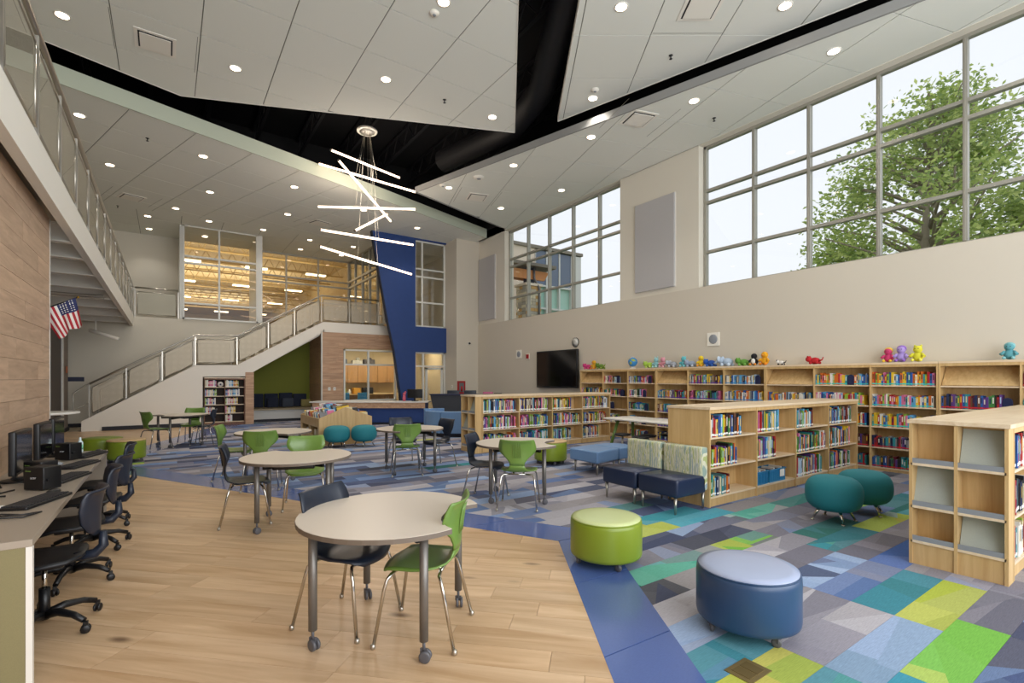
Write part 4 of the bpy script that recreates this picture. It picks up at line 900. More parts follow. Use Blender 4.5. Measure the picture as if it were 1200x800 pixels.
def fill(case, loc, rz, bay, w, zi, zs, frac, hmax, band, depthoff, casename, pal=None, start=0.0, tmin=.018, tmax=.036, nshelf=3, thbook=.2):
    x = bay*w+.018+start*w; x1 = bay*w+.018+(w-.036)*min(1, frac+start); z = zs[zi]; row = []
    rowname = {3: ['bottom', 'middle', 'top'], 5: ['bottom', 'second lowest', 'middle', 'second highest', 'top']}[nshelf][zi]
    hb = random.uniform(.72, .86)*hmax; k = 0
    while True:
        t = random.uniform(tmin, tmax)
        if x+t > x1: break
        c = random.choice(pal) if pal else random.randrange(len(PAL)); h = min(hmax*.96, hb*random.uniform(.86, 1.16)); d = min(thbook, random.uniform(.15, .22))
        dy = depthoff+random.uniform(0, .015); R = Matrix.Rotation(rz, 3, 'Z'); p = Vector(loc)+R @ Vector((x, dy, z+.0005))
        dep = p.x*sin(YAW)+p.y*cos(YAW)
        lat = p.x*cos(YAW)-p.y*sin(YAW); u = 600+579*lat/max(dep, .1); vis = 1 if (0 < u < 1200 and dep > .5) else 0
        allbooks.append((tuple(p), rz, t, d, h, c, band, '%s book, %s from left, %s shelf, %s bay, %s' % (PAL[c][0], ORD[min(k, len(ORD)-1)], rowname, ORD[bay % 20], casename), vis*h/max(dep, .5)))
        x += t+random.uniform(0, .0015); k += 1
    return x
def bookend(p, rz, label):
    t = thing('bookend', label, 'bookend', p, rz, 'navy bookends'); m = MB(); O_ = [(0, 0), (.11, 0), (.11, .13)]+[(.055+.055*cos(a*pi/6), .13+.055*sin(a*pi/6)) for a in range(1, 6)]+[(0, .13)]
    m.prismY(O_, .0, .004); m.box(0, .11, 0, .12, 0, .003); part('plate', m, M_navytop, t)
MF = [[.45, .62, .72], [None, .52, .6], [.85, .97, .56], [.82, .8, .88]]
for b in range(4):
    for zi in range(3):
        if MF[b][zi]: fill(mid, (MX, MY, 0), 0, b, MW, zi, ZL, MF[b][zi], .315, 'white', .02, 'middle oak bookcase', tmin=.022, tmax=.036)
for b in range(4):
    for zi in range(3): fill(low, (LX, LY, 0), 0, b, LW, zi, ZL, random.uniform(.62, .97) if b > 1 else (.96 if b == 0 else .9), .31, 'white', .02, 'low bookcase before wall screen', tmin=.018, tmax=.034)
for b in range(4):
    for zi in range(3): fill(rgt, (RX, RY, 0), 0, b, RW, zi, ZL, .6 if b == 0 else .8, .3, 'white', .02, 'bookcase at right edge', pal=[5, 8, 9, 12, 0, 6, 15, 13, 11])
reds = [0, 1, 15, 8, 14, 9, 16, 4, 10, 6]; brt = [3, 0, 2, 7, 11, 12, 5, 6, 8, 3, 11]; blu = [8, 7, 17, 12, 3, 14, 9, 2, 13]
WF = {0: [.0, .6, .9, .95, 0], 1: [0, .5, .3, .7, .55], 2: [.6, .5, .6, .55, .75], 3: [.9, .9, .95, .97, 0], 4: [.9, .9, .9, .9, .96], 5: [.9, .9, .9, .97, .8], 6: [.9, .9, .9, .97, 0], 7: [.95, .97, .97, .92, .6], 8: [.97, .97, .97, .98, .98], 9: [.9, .9, .9, .8, 0], 10: [.9, .9, .95, .9, .97], 11: [.8, .9, .9, .9, .9]}
for b in range(12):
    wi = b//3; st = (b//3)*3
    for zi in range(5):
        f = WF[b][zi]
        if not f: continue
        band = ('cyan' if zi >= 2 else 'red') if b >= 7 and b < 9 else 'red' if b >= 9 else 'purple' if b in (3, 4) else 'blue' if b in (5, 6) else 'white'
        pal = reds if band == 'red' else brt if band == 'cyan' else blu if band == 'blue' else None
        loc = (WX, WY0-st*WW-.013, 0)
        x = fill(wall[wi], loc, -pi/2, b-st, WU, zi, WZ, f, .235, band, .03, '%s tall wall bookcase' % ORD[wi], pal=pal, tmin=.02, tmax=.034, nshelf=5, thbook=.17)
        if b == 7 and zi == 4: fill(wall[wi], loc, -pi/2, b-st, WU, zi, WZ, .28, .235, band, .03, '%s tall wall bookcase right half' % ORD[wi], pal=[14, 7, 2, 8, 12], start=.7, nshelf=5, thbook=.17)
        if f < .93 and WW*(b-st+1)-.02-x > .13:
            p = Vector(loc)+Matrix.Rotation(-pi/2, 3, 'Z') @ Vector((x+.004, .04, WZ[zi]+.001)); bookend(tuple(p), -pi/2, 'navy bookend, %s shelf from floor, %s bay of wall bookcases from the screen' % (ORD[zi], ORD[b]))
allbooks.sort(key=lambda t: -t[8])
stuff = MB(); smats = BM_+[M_pages]+list(BANDS.values()); bk_i = {n: len(BM_)+1+i for i, n in enumerate(BANDS)}
for k, (p, rz, t, d, h, c, band, lb, vis) in enumerate(allbooks):
    if k < 300:
        o = link('book', book_mesh(c, band, random.choice([c, c, c, 12, 3, 15, 13, 9, 17])), None, p, rz); o.scale = (t, d, h); o['label'] = lb; o['category'] = 'book'; o['group'] = 'books on the oak bookcases'
        if k % 7 == 3: pass
    else:
        m = MB(); book_geo(m, 0, t, 0, d, 0, h, c, len(BM_), bk_i[band], random.choice([c, c, 12, 3, 15, 9])); stuff.add(m, Matrix.Translation(p) @ Matrix.Rotation(rz, 4, 'Z'))
o = part('book', stuff, smats, None, kind='stuff'); tag(o, 'remaining rows of books on the oak bookcases', 'books', 'books on the oak bookcases')
# stair bookcase books: small, individually far away
sb = MB()
for b in range(2):
    for zi in range(5):
        if b == 0 and zi == 0: continue
        x = b*.585+.02; x1 = x+.545*((.55, .5, .55, .6, .55) if b == 0 else (.35, .5, .62, .75, .7))[zi]
        while x < x1: t = random.uniform(.02, .04); book_geo(sb, x, x+t, .0, .16, [.12, .4, .69, .98, 1.28][zi], [.12, .4, .69, .98, 1.28][zi]+random.uniform(.19, .235), random.choice([12, 12, 13, 0, 8, 3, 11, 7, 5]), len(BM_), bk_i['white'], 12); x += t+.001
o = part('book', sb, smats, None, (1.0, 19.12, .001), kind='stuff'); tag(o, 'pale paperbacks in rows inside the built-in stair bookcase', 'books')
m = MB(); m.ball((0, 0, .09), .09, 14); m.ball((0, -.085, .09), .03, 8, 1); solo('round_ornament', m, [M_lab, M_navytop], 'small white and blue round ornament on the top shelf of the stair bookcase', 'ornament', (1.46, 19.2, 1.281))
# blue baskets in the middle bookcase
for k, (x, w, dz) in enumerate(((.05, .3, 0), (.38, .44, 0))):
    t = thing('plastic_basket', ['smaller blue plastic basket on the bottom shelf of the middle bookcase', 'larger blue plastic basket with a white tag on the bottom shelf of the middle bookcase'][k], 'basket', (MX+MW+x+w/2, MY+.15, ZL[0]+.001))
    m = MB()
    for s in (-1, 1): m.box(-w/2+.01, w/2-.01, s*.11-.003, s*.11+.003, .0, .17); m.box(s*(w/2-.012)-.003, s*(w/2-.012)+.003, -.11, .11, 0, .17)
    m.box(-w/2+.01, w/2-.01, -.11, .11, 0, .004); part('walls', m, M_bin, t)
    m = MB(); m.tube([(-w/2, -.12, .172), (w/2, -.12, .172), (w/2, .12, .172), (-w/2, .12, .172), (-w/2, -.12, .172)], .008, 6, caps=False); part('rim', m, M_bin, t)
    m = MB()
    for i in range(9): m.box(-w/2+.02+i*(w-.04)/8.5, -w/2+.02+i*(w-.04)/8.5+.008, -.118, -.113, .02, .15)
    part('rib', m, mat('basket_rib%d' % k, '#1d6a98', .5), t, kind='stuff')
    if k == 1: m = MB(); m.box(.05, .17, -.122, -.119, .06, .16); part('tag', m, M_lab, t, label='white paper tag')
    m = MB()
    for i in range(6): m.box(-w/2+.03+i*w/7, -w/2+.06+i*w/7, -.09, .08, .01, .15+.02*(i % 3), i % 3)
    part('booklet', m, [BM_[13], BM_[16], BM_[12]], t, kind='stuff')
# ---- gabled book bin
t = thing('book_bin', 'oak browsing bin with a gabled end, heaped with picture books', 'bookcase', (2.86, 11.86, 0))
gab = [(0, 0), (1.24, 0), (1.24, .64), (.6, .88), (0, .63)]
m = MB(); m.prismY(gab, 0, .03); part('gable_panel', m, M_oak, t); m = MB(); m.prismY(gab, 1.86, 1.89); part('gable_panel', m, M_oak, t); m = MB(); m.prismY([(0, 0), (.6, 0), (.6, .8), (0, .58)], .93, .96); part('divider', m, M_oak, t)
m = MB(); m.box(0, .025, .03, 1.86, .42, .63); part('side_panel', m, M_oak, t); m = MB(); m.box(0, .025, .03, 1.86, .0, .2); part('side_panel', m, M_oak, t); m = MB(); m.box(0, .025, .03, .13, .2, .42); m.box(0, .025, .86, 1.02, .2, .42); m.box(0, .025, 1.76, 1.86, .2, .42); part('side_stile', m, M_oak, t)
m = MB(); m.box(1.215, 1.24, .03, 1.86, 0, .6); part('side_panel', m, M_oak, t); m = MB(); m.box(.03, 1.2, .03, 1.86, .42, .45); part('shelf', m, M_oaksheen, t); m = MB(); m.box(.03, 1.2, .03, 1.86, .06, .08); part('shelf', m, M_oaksheen, t)
m = MB(); nb = 0
for i in range(7):
    y = .08+i*.255
    for j in range(6):
        x = .06+j*.19; zt = .46+(.24*(1-abs(x-.55)/.65)); hh = .2
        for q in range(4):
            a = -.35; M = Matrix.Translation((x+random.uniform(-.02, .02), y+q*.05, zt)) @ Matrix.Rotation(a, 4, 'X') @ Matrix.Rotation(random.uniform(-.15, .15), 4, 'Y')
            m.box(0, .16, 0, .018, 0, hh+random.uniform(-.02, .04), random.choice([12, 12, 13, 8, 7, 14, 0, 15, 3, 17, 11]), M=M)
o = part('book', m, smats, None, (2.86, 11.86, .02), kind='stuff'); tag(o, 'picture books heaped face up in the gabled oak browsing bin', 'books')
m = MB()
for y in (.2, .3, .42, .5, .58, .66): m.box(.05, .2, y, y+.03, .085, .34, random.choice([4, 6, 7, 12, 15, 13]))
for y in (1.1, 1.2, 1.3, 1.4): m.box(.05, .2, y, y+.04, .085, .33, random.choice([4, 6, 15, 12]))
o = part('book', m, smats, None, (2.86, 11.86, .002), kind='stuff'); tag(o, 'books standing inside the side slots of the gabled browsing bin', 'books')

# ---- white worktable on green legs with wobble stools
t = thing('work_table', 'white rectangular table on splayed lime green legs behind the middle bookcase', 'table', (7.95, 6.5, 0))
m = MB(); m.rbox(-.42, .42, -.95, .95, .70, .735, .04); part('tabletop', m, M_wtop, t)
for sx_ in (-1, 1):
    for sy_ in (-1, 1): m = MB(); m.tube([(sx_*.22, sy_*.7, .70), (sx_*.38, sy_*.82, 0)], .032, 8); part('leg', m, M_gplast, t)
for k, (x, y) in enumerate(((7.68, 6.9), (7.58, 6.35), (8.12, 6.45), (8.55, 6.3))):
    t = thing('wobble_stool', 'black round seat stool at the white worktable, %s from the left' % ORD[k], 'stool', (x-.15 if k < 2 else x-.35, y, 0), 0, 'black stools at the white worktable'); m = MB(); m.lathe([(.05, .405), (.15, .41), (.165, .425), (.16, .445), (.1, .455), (.001, .458)], 24); part('seat', m, M_bplast, t)
    m = MB(); m.tube([(0, 0, .03), (0, 0, .41)], .02, 10); part('column', m, M_stl, t); m = MB(); m.lathe([(.165, 0), (.17, .015), (.12, .035), (.03, .05)], 24); part('base', m, M_bplast, t)

# ---- reception desk (turned to face the hall) and charcoal counter
RZ = -YAW
t = thing('reception_desk', 'long reception desk with a white top, wood band and royal blue base', 'desk', (4.25, 17.35, 0), RZ)
m = MB(); m.box(-.4, 3.6, 0, .75, .745, .785); o = part('worktop', m, M_wtop, t); bevel(o)
m = MB(); m.box(-.3, 3.5, .03, .08, .56, .745); part('wood_band', m, M_plankx, t); m = MB(); m.box(-.3, 3.5, .1, .16, .08, .56); part('blue_panel', m, M_blue, t); m = MB(); m.box(-.3, 3.5, .13, .7, 0, .08); part('plinth', m, M_base, t)
m = MB(); m.box(-.3, -.26, .1, .7, .08, .745); m.box(3.46, 3.5, .1, .7, .08, .745); part('end_panel', m, M_blue, t)
t = thing('charcoal_counter', 'charcoal reception counter with a navy top beyond the blue sofa', 'counter', (7.42, 15.12, 0), RZ)
m = MB(); m.prismY([(-.02, .1), (2.6, .1), (2.6, 1.0), (-.2, 1.0)], .1, .16); part('front_panel', m, M_dgrey, t); m = MB(); m.prismY([(0, 0), (2.6, 0), (2.6, .1), (-.02, .1)], .13, .6); part('plinth', m, M_base, t)
m = MB(); m.box(-.22, 2.65, .05, .6, 1.0, 1.035); part('counter_top', m, M_navytop, t)
def screen(nm, label, loc, rz, w, h, z0, stand=True, thick=.045):
    t = thing(nm, label, 'monitor', loc, rz); m = MB(); m.rbox(-w/2, w/2, -thick/2, thick/2, z0, z0+h, .012); part('housing', m, M_bplast, t); m = MB(); m.box(-w/2+.018, w/2-.018, -thick/2-.002, -thick/2, z0+.02, z0+h-.018); part('display', m, M_screen, t)
    if stand: m = MB(); m.box(-.03, .03, thick/2, thick/2+.02, .02, z0+h*.5); m.box(-.03, .03, -.02, .05, .0, .03); part('stand_neck', m, M_bplast, t); m = MB(); m.lathe([(.13, 0), (.13, .008), (.1, .015), (.02, .02)], 24); part('stand_base', m, M_bplast, t)
    return t
P_ = Vector((4.25, 17.35, 0))+Matrix.Rotation(RZ, 3, 'Z') @ Vector((3.1, .35, .786))
screen('desk_monitor', 'black monitor seen from behind on the white reception desk', tuple(P_), RZ+pi, .52, .3, .11)
P_ = Vector((4.25, 17.35, 0))+Matrix.Rotation(RZ, 3, 'Z') @ Vector((2.72, .4, .786))
m = MB(); m.lathe([(.05, 0), (.06, .1), (.05, .2)], 10); m.ball((0, 0, .24), .06, 8); m.ball((.04, 0, .3), .04, 8); solo('pink_ornament', m, mat('pink_thing', '#c25a72', .6), 'small pink ornament left of the reception monitor', 'ornament', tuple(P_))
for k, x in enumerate((.75, 1.35)):
    P_ = Vector((7.2, 15.3, 0))+Matrix.Rotation(RZ, 3, 'Z') @ Vector((x, 1.0, 0)); t = thing('task_chair', 'black task chair back showing above the charcoal counter, %s one' % ('left', 'right')[k], 'chair', tuple(P_), RZ)
    m = MB(); m.rbox(-.22, .22, -.03, .03, .7, 1.14, .03); part('backrest', m, M_ngrey, t); m = MB(); m.rbox(-.24, .24, .02, .46, .45, .52, .05); part('seat', m, M_ngrey, t); m = MB(); m.tube([(0, .24, .03), (0, .24, .45)], .03); part('column', m, M_bplast, t)
    for q in range(5): a = q*2*pi/5; m = MB(); m.tube([(0, .24, .09), (.28*cos(a), .24+.28*sin(a), .03)], .02, 6); part('leg', m, M_bplast, t)
P_ = Vector((7.2, 15.3, 0))+Matrix.Rotation(RZ, 3, 'Z') @ Vector((2.2, .3, 1.036)); t = thing('paper_tray', 'low stack of coloured papers and a black tray on the charcoal counter', 'tray', tuple(P_), RZ)
m = MB(); m.rbox(-.35, 0, -.1, .1, 0, .07, .03); part('papers', m, BM_[11], t); m = MB(); m.rbox(.02, .3, -.1, .1, 0, .03, .02); part('tray', m, M_bplast, t)
# ---- curved sofa
t = thing('curved_sofa', 'periwinkle blue curved sofa with a high back between charcoal counter and low bookcase', 'sofa', (6.75, 12.35, 0), RZ)
def arc_seg(r0, r1, a0, a1, z0, z1, n=8):
    m = MB(); pts = [(r1*cos(a0+(a1-a0)*i/n), r1*sin(a0+(a1-a0)*i/n)) for i in range(n+1)]+[(r0*cos(a1-(a1-a0)*i/n), r0*sin(a1-(a1-a0)*i/n)) for i in range(n+1)]; m.prism(pts, z0, z1); return m
for q in range(3):
    a0 = radians(205+q*42); a1 = a0+radians(41); o = part('back_cushion', arc_seg(.78, .95, a0, a1, .1, .68), M_pvin, t); bevel(o, .02, 3); o = part('seat_cushion', arc_seg(.3, .78, a0, a1, .15, .4), M_pvin, t); bevel(o, .02, 3)
o = part('arm', arc_seg(.4, .96, radians(197), radians(204.6), .1, .73), M_pvin, t); bevel(o, .03, 3); part('base', arc_seg(.35, .88, radians(200), radians(328), 0, .1), M_base, t)
# ---- bench alcove: platform and cushions
t = thing('bench_platform', 'light grey bench platform in the green alcove under the stair', 'bench', (2.45, 19.6, 0)); m = MB(); m.box(.01, 2.24, .04, 1.36, .1, .42); part('front', m, mat('bench_grey', '#b9bab8', .6), t); m = MB(); m.box(.01, 2.24, .1, 1.36, 0, .1); part('plinth', m, M_base, t); m = MB(); m.box(.01, 2.24, 0, 1.36, .42, .47); part('seat_board', m, mat('bench_top', '#8c7f66', .5), t)
for k, (x, w, h, z, mm, lb) in enumerate(((2.55, .5, .52, .471, M_navyf, 'large navy bench cushion at the left of the green alcove'), (3.08, .48, .52, .471, M_navyf, 'large navy bench cushion, second from the left in the green alcove'), (3.6, .48, .54, .471, M_navyf, 'large navy bench cushion, third from the left in the green alcove'), (4.1, .5, .5, .471, M_navyf, 'large navy bench cushion at the right of the dark cushions in the green alcove'))):
    m = MB(); m.rbox(0, w, 0, .14, 0, h, .05, n=4); solo('bench_cushion', m, mm, lb, 'cushion', (x-.05, 20.8, z), 0, 'alcove cushions')
for k, (x, z, mm, lb, w, h) in enumerate(((3.1, .471, M_navyf, 'small navy pillow leaning left in the green alcove', .4, .36), (3.62, .471, mat('slate_fabric', '#39404e', .9), 'slate blue pillow in front of the navy alcove cushions', .42, .34), (4.3, .471, M_tan, 'tan patterned pillow in front in the green alcove', .38, .28))):
    m = MB(); m.rbox(0, w, -.02, .1, 0, h, .06, n=4); solo('pillow', m, mm, lb, 'pillow', (x, 20.6, z), 0)

# ---- computer desk along the wood wall
t = thing('computer_desk', 'long built-in taupe computer desk with an olive end panel along the wood wall', 'desk', (-1.125, 3.41, 0))
m = MB(); m.box(0, .57, 0, 3.83, .705, .742); o = part('worktop', m, M_desk, t); bevel(o, .003); m = MB(); m.box(0, .545, .004, .034, 0, .705); part('end_panel', m, M_deskend, t, label='olive speckled end panel'); m = MB(); m.box(.545, .57, .0, .036, 0, .705); part('edge_trim', m, M_wtop, t)
m = MB(); m.box(0, .56, 3.79, 3.83, 0, .705); part('end_panel', m, M_desk, t); m = MB(); m.box(0, .03, .04, 3.79, .2, .705); part('modesty_panel', m, M_bplast, t)
for k, (y, lb) in enumerate(((5.42, 'black monitor nearest the viewer against the wood wall'), (6.27, 'black monitor in the middle of the three against the wood wall'), (6.97, 'black monitor at the far end of the computer desk'))):
    screen('computer_monitor', lb, (-.95, y, .743), pi/2-.03, .47, .33, .07)
def mini_pc(loc, rz, label, s=.165, h=.165):
    t = thing('computer_box', label, 'computer', loc, rz, 'small black computer boxes'); m = MB(); m.rbox(-s/2, s/2, 0, .13, .004, h, .008); part('case', m, M_bplast, t)
    o = link('lettering', text_mesh('acer', .028, mat('logo_silver', '#cfcfd2', .3)), t, (0, -.0015, h*.55)); o.rotation_euler = (pi/2, 0, 0)
    m = MB(); m.box(-s/2+.02, -s/2+.028, -.002, 0, h*.82, h*.86); m.box(-s/2+.034, -s/2+.06, -.002, 0, h*.825, h*.85); part('sticker', m, mat('sticker', '#7fa04a', .5), t)
    m = MB(); m.box(s/2, s/2+.012, .02, .05, h*.4, h*.5); part('plug', m, M_bplast, t)
mini_pc((-.79, 4.88, .743), radians(-42), 'small black computer box nearest the viewer on the taupe desk'); mini_pc((-.85, 5.2, .743), radians(-42), 'small black computer box just behind the nearest one', .16, .165); mini_pc((-.85, 6.52, .743), radians(-40), 'small black computer box in front of the far monitor', .165, .165)
kbk = MB()
def keyboard(loc, rz, label):
    t = thing('keyboard', label, 'keyboard', loc, rz, 'black keyboards'); m = MB(); m.rbox(-.22, .22, -.075, .075, 0, .018, .012); part('case', m, M_bplast, t); m = MB()
    for r in range(5):
        for c in range(15): x = -.205+c*.0275; y = -.058+r*.026; m.box(x, x+.023, y, y+.021, .018, .026)
    part('key', m, mat('keycaps', '#2a2a2d', .6), t, kind='stuff')
keyboard((-.69, 4.4, .743), radians(68), 'black keyboard nearest the viewer on the taupe desk'); keyboard((-.66, 5.3, .743), radians(72), 'black keyboard behind the nearest computer box'); keyboard((-.67, 6.05, .743), radians(70), 'black keyboard third along the taupe desk'); keyboard((-.67, 6.78, .743), radians(70), 'black keyboard at the far end of the taupe desk')
for k, (x, y, lb) in enumerate(((-.66, 4.72, 'black mouse above the nearest keyboard'), (-.84, 6.2, 'pale grey mouse between the middle keyboards and the far computer box'), (-.62, 7.08, 'black mouse at the far corner of the taupe desk'))):
    t = thing('mouse', lb, 'mouse', (x, y, .743), radians(60)); m = MB(); m.lathe([(.95, 0), (1, .25), (.85, .6), (.45, .92), (.001, 1)], 18, M=Matrix.Diagonal((.055, .03, .03, 1))); part('body', m, M_bplast if k != 1 else M_greylip, t); m = MB(); m.box(.018, .03, -.003, .003, .02, .028); part('wheel', m, M_greylip, t)
m = MB(); m.tube([(-.98, 5.02, .76), (-1.02, 5.0, .85), (-1.05, 4.95, .9), (-1.06, 4.85, .86), (-1.04, 4.8, .78), (-.95, 4.85, .752), (-.9, 4.95, .75)], .006, 6); m.tube([(-1.0, 5.1, .75), (-1.08, 4.95, .8), (-1.08, 4.75, .86), (-1.03, 4.7, .76), (-.9, 4.72, .75)], .006, 6); solo('power_cable', m, M_bplast, 'tangle of black cables behind the nearest monitor', 'cable')
m = MB(); m.tube([(-.88, 4.05, .75), (-.8, 4.1, .75), (-.7, 4.02, .75), (-.62, 4.05, .75), (-.68, 3.95, .75), (-.8, 3.98, .752), (-.9, 3.95, .75)], .005, 6); m.tube([(-.9, 4.1, .755), (-.78, 4.0, .757), (-.64, 3.99, .755)], .005, 6); solo('keyboard_cable', m, M_bplast, 'loose black cable lying in front of the nearest keyboard', 'cable')
m = MB(); m.lathe([(.04, 0), (.045, .006), (.001, .012)], 16); solo('white_disc', m, M_lab, 'small white round pad at the left on the taupe desk', 'pad', (-.86, 4.35, .743))
# ---- task chairs at the desk; local: faces +y
def task_chair(loc, rz, label):
    t = thing('task_chair', label, 'chair', loc, rz, 'black task chairs at the computer desk')
    rows = [(.22, .40, .3, -.04, 0), (.2, .425, .4, -.03, 0), (.1, .435, .44, 0, .01), (-.02, .43, .44, 0, .012), (-.14, .435, .4, 0, .015), (-.2, .45, .3, .02, .01)]
    part('seat', shell_mesh(rows, 9, .022), mat('task_black', '#17191e', .45), t)
    part('backrest', shell_mesh([(-.262, .56, .12, .02, 0), (-.262, .6, .25, .04, 0), (-.262, .66, .34, .06, 0), (-.268, .74, .38, .07, 0), (-.28, .81, .38, .07, 0), (-.295, .845, .36, .065, 0), (-.31, .85, .34, .06, 0)], 9, .014), M_nplast, t)
    m = MB(); m.tube([(0, -.14, .425), (0, -.24, .43), (0, -.285, .48), (0, -.28, .57)], [.03, .032, .028, .02], 10); part('back_support', m, M_nplast, t)
    m = MB(); m.tube([(0, 0, .2), (0, 0, .41)], .0135, 10); part('gas_lift', m, M_chrome, t); m = MB(); m.tube([(0, 0, .07), (0, 0, .26)], .028, 12); m.rbox(-.07, .07, -.1, .1, .385, .42, .02); part('column', m, M_bplast, t)
    m = MB(); m.tube([(.04, .02, .39), (.2, .03, .385)], .006, 6); m.ball((.21, .03, .385), .02, 8); part('lever', m, M_bplast, t)
    for q in range(5):
        a = q*2*pi/5+.3; c_, s_ = cos(a), sin(a); m = MB(); m.tube([(.02*c_, .02*s_, .1), (.1*c_, .1*s_, .118), (.2*c_, .2*s_, .105), (.27*c_, .27*s_, .075)], [.028, .024, .019, .017], 8); lg = part('leg', m, M_bplast, t)
        m = MB()
        for sg in (-1, 1): M = Matrix.Translation((.28*c_, .28*s_, .026)) @ Matrix.Rotation(a+.7, 4, 'Z') @ Matrix.Translation((0, sg*.012, 0)) @ Matrix.Rotation(pi/2, 4, 'X'); m.lathe([(.001, -.008), (.02, -.008), (.026, -.004), (.026, .004), (.02, .008), (.001, .008)], 14, M=M)
        m.box(.28*c_-.012, .28*c_+.012, .28*s_-.012, .28*s_+.012, .03, .07); part('caster', m, M_bplast, lg)
    return t
tcx = task_chair((-.62, 4.14, 0), radians(86), 'black task chair nearest the viewer at the taupe desk')
for (x, y, a, lb) in ((-.6, 5.02, 97, 'black task chair second from the viewer at the taupe desk'), (-.56, 5.9, 80, 'black task chair third from the viewer at the taupe desk'), (-.58, 6.75, 92, 'black task chair farthest along the taupe desk')): dup(tcx, (x, y, 0), radians(a), lb, 'black task chairs at the computer desk')
# ---- cafe table beyond the wood wall
t = thing('cafe_table', 'tall white round cafe table beyond the end of the wood wall', 'table', (-1.42, 9.6, 0)); m = MB(); m.lathe([(.01, 1.04), (.36, 1.04), (.37, 1.05), (.37, 1.065), (.36, 1.07), (.001, 1.07)], 32); part('tabletop', m, M_wtop, t); m = MB(); m.tube([(.12, 0, .03), (.12, 0, 1.04)], .03, 12); part('column', m, M_leg, t); m = MB(); m.lathe([(.28, 0), (.28, .012), (.05, .03)], 24, cx=.12); part('base', m, M_leg, t)
m = MB(); m.lathe([(.035, 0), (.038, .02), (.036, .15), (.014, .18), (.014, .22), (.001, .222)], 14); m.lathe([(.0385, .05), (.0385, .12)], 14, 1); solo('hand_sanitizer', m, [mat('clear_bottle', '#cfe0e4', .15), mat('bottle_label', '#7fbf9a', .5)], 'small clear bottle with a green label at the far end of the computer desk', 'bottle', (-.78, 7.12, .743)).scale = (.7, .7, .75)
# ---- flag
t = thing('flag', 'American flag on an angled pole fixed to the end of the wood wall', 'flag', (-1.14, 7.93, 2.33)); t.scale = (.76, .76, .76)
m = MB(); m.tube([(-.17, -.1, -.02), (-.12, -.02, .02), (.32, .02, .27)], .011, 8); m.box(-.2, -.1, -.11, -.085, -.06, .06); part('pole', m, M_bplast, t); m = MB(); m.ball((.33, .02, .275), .018, 8); part('finial', m, mat('brass', '#b08d3c', .3, 1), t)
m = MB(); nx, ny = 26, 28; pts = {}
for i in range(nx+1):
    for j in range(ny+1):
        u, v = i/nx, j/ny; hx = -.12+.42*u; hz = .02+.24*u; fold = .025*sin(v*3+u*14)*(.3+v)
        x = hx*(1-v*.35)+.30*v*.6; pts[(i, j)] = len(m.v); m.v.append((x+.03*sin(u*9)*v*.5, fold, hz-.42*v-.02*sin(u*9)*v))
SR, SW, SBL = 0, 1, 2
for i in range(nx):
    for j in range(ny):
        u, v = (i+.5)/nx, (j+.5)/ny; s = int(u*13) % 2; c = 1 if s else 0
        if u > .46 and v < .42: c = 2
        m.face([pts[(i, j)], pts[(i+1, j)], pts[(i+1, j+1)], pts[(i, j+1)]], c, True)
cl = part('cloth', m, [mat('flag_red', '#a3202c', .8), mat('flag_white', '#ddd7d0', .8), mat('flag_blue', '#232b58', .8)], t)
m = MB()
for a in range(5):
    for b in range(6):
        i = int((.5+.46*(a+.5)/5)*nx); j = int((.02+.38*(b+.5)/6)*ny); p = Vector(cl.data.vertices[pts[(i, j)]].co)
        for s in (-1, 1):
            bb = len(m.v)
            for q in range(10): rr = .011 if q % 2 == 0 else .0045; m.v.append((p.x+rr*sin(q*pi/5), p.y+s*.004, p.z+rr*cos(q*pi/5)))
            m.face([bb+q for q in range(10)])
part('star', m, mat('star_white', '#f0ece4', .8), t, kind='stuff')
# ---- wall fittings
t = thing('wall_screen', 'large black flat screen on the right wall left of the tall bookcases', 'television', (10.1, 12.0, 0)); m = MB(); m.rbox(-.05, .03, -.99, .99, 1.27, 2.45, .015); part('housing', m, M_bplast, t); m = MB(); m.box(-.053, -.05, -.95, .95, 1.32, 2.41); part('display', m, M_screen, t); m = MB(); m.box(.03, .07, -.3, .3, 1.6, 2.1); part('bracket', m, M_bplast, t)
t = thing('wall_clock', 'round white wall clock with a dark rim above the screen', 'clock', (RT-.001, 11.2, 2.66)); Mr = Matrix.Rotation(-pi/2, 4, 'Y')
m = MB(); m.lathe([(.15, 0), (.15, .02), (.142, .024), (.139, .018)], 32, M=Mr, cap=False); part('rim', m, M_bplast, t); m = MB(); m.lathe([(.14, .018), (.001, .019)], 32, M=Mr); part('face', m, M_lab, t)
m = MB(); m.box(-.022, -.020, -.003, .003, 0, .09); m.box(-.024, -.022, -.055, .0, -.003, .003); part('hand', m, M_bplast, t)
m = MB()
for q in range(12): a = q*pi/6; m.box(-.0205, -.019, .118*sin(a)-.003, .118*sin(a)+.003, .118*cos(a)-.005, .118*cos(a)+.005)
part('hour_mark', m, M_bplast, t, kind='stuff')
def plate(nm, y, z, w, h, label, cat, sp=True):
    t = thing(nm, label, cat, (RT-.001, y, z)); m = MB(); m.box(-.02, 0, -w/2, w/2, -h/2, h/2); part('plate', m, M_white, t)
    m = MB(); (m.lathe([(min(w, h)*.36, .02), (min(w, h)*.3, .028), (.001, .03)], 20, M=Mr) if sp else m.box(-.05, -.02, -w*.35, w*.35, -h*.35, h*.35)); part('grille' if sp else 'strobe', m, M_greylip if sp else M_red, t)
plate('wall_speaker', 14.14, 2.42, .3, .3, 'small white wall speaker left of the red alarm', 'speaker'); plate('fire_alarm', 13.6, 2.32, .16, .2, 'small red fire alarm strobe left of the black screen', 'alarm', False); plate('wall_speaker', 6.58, 2.45, .3, .3, 'white wall speaker above the plush toys', 'speaker')
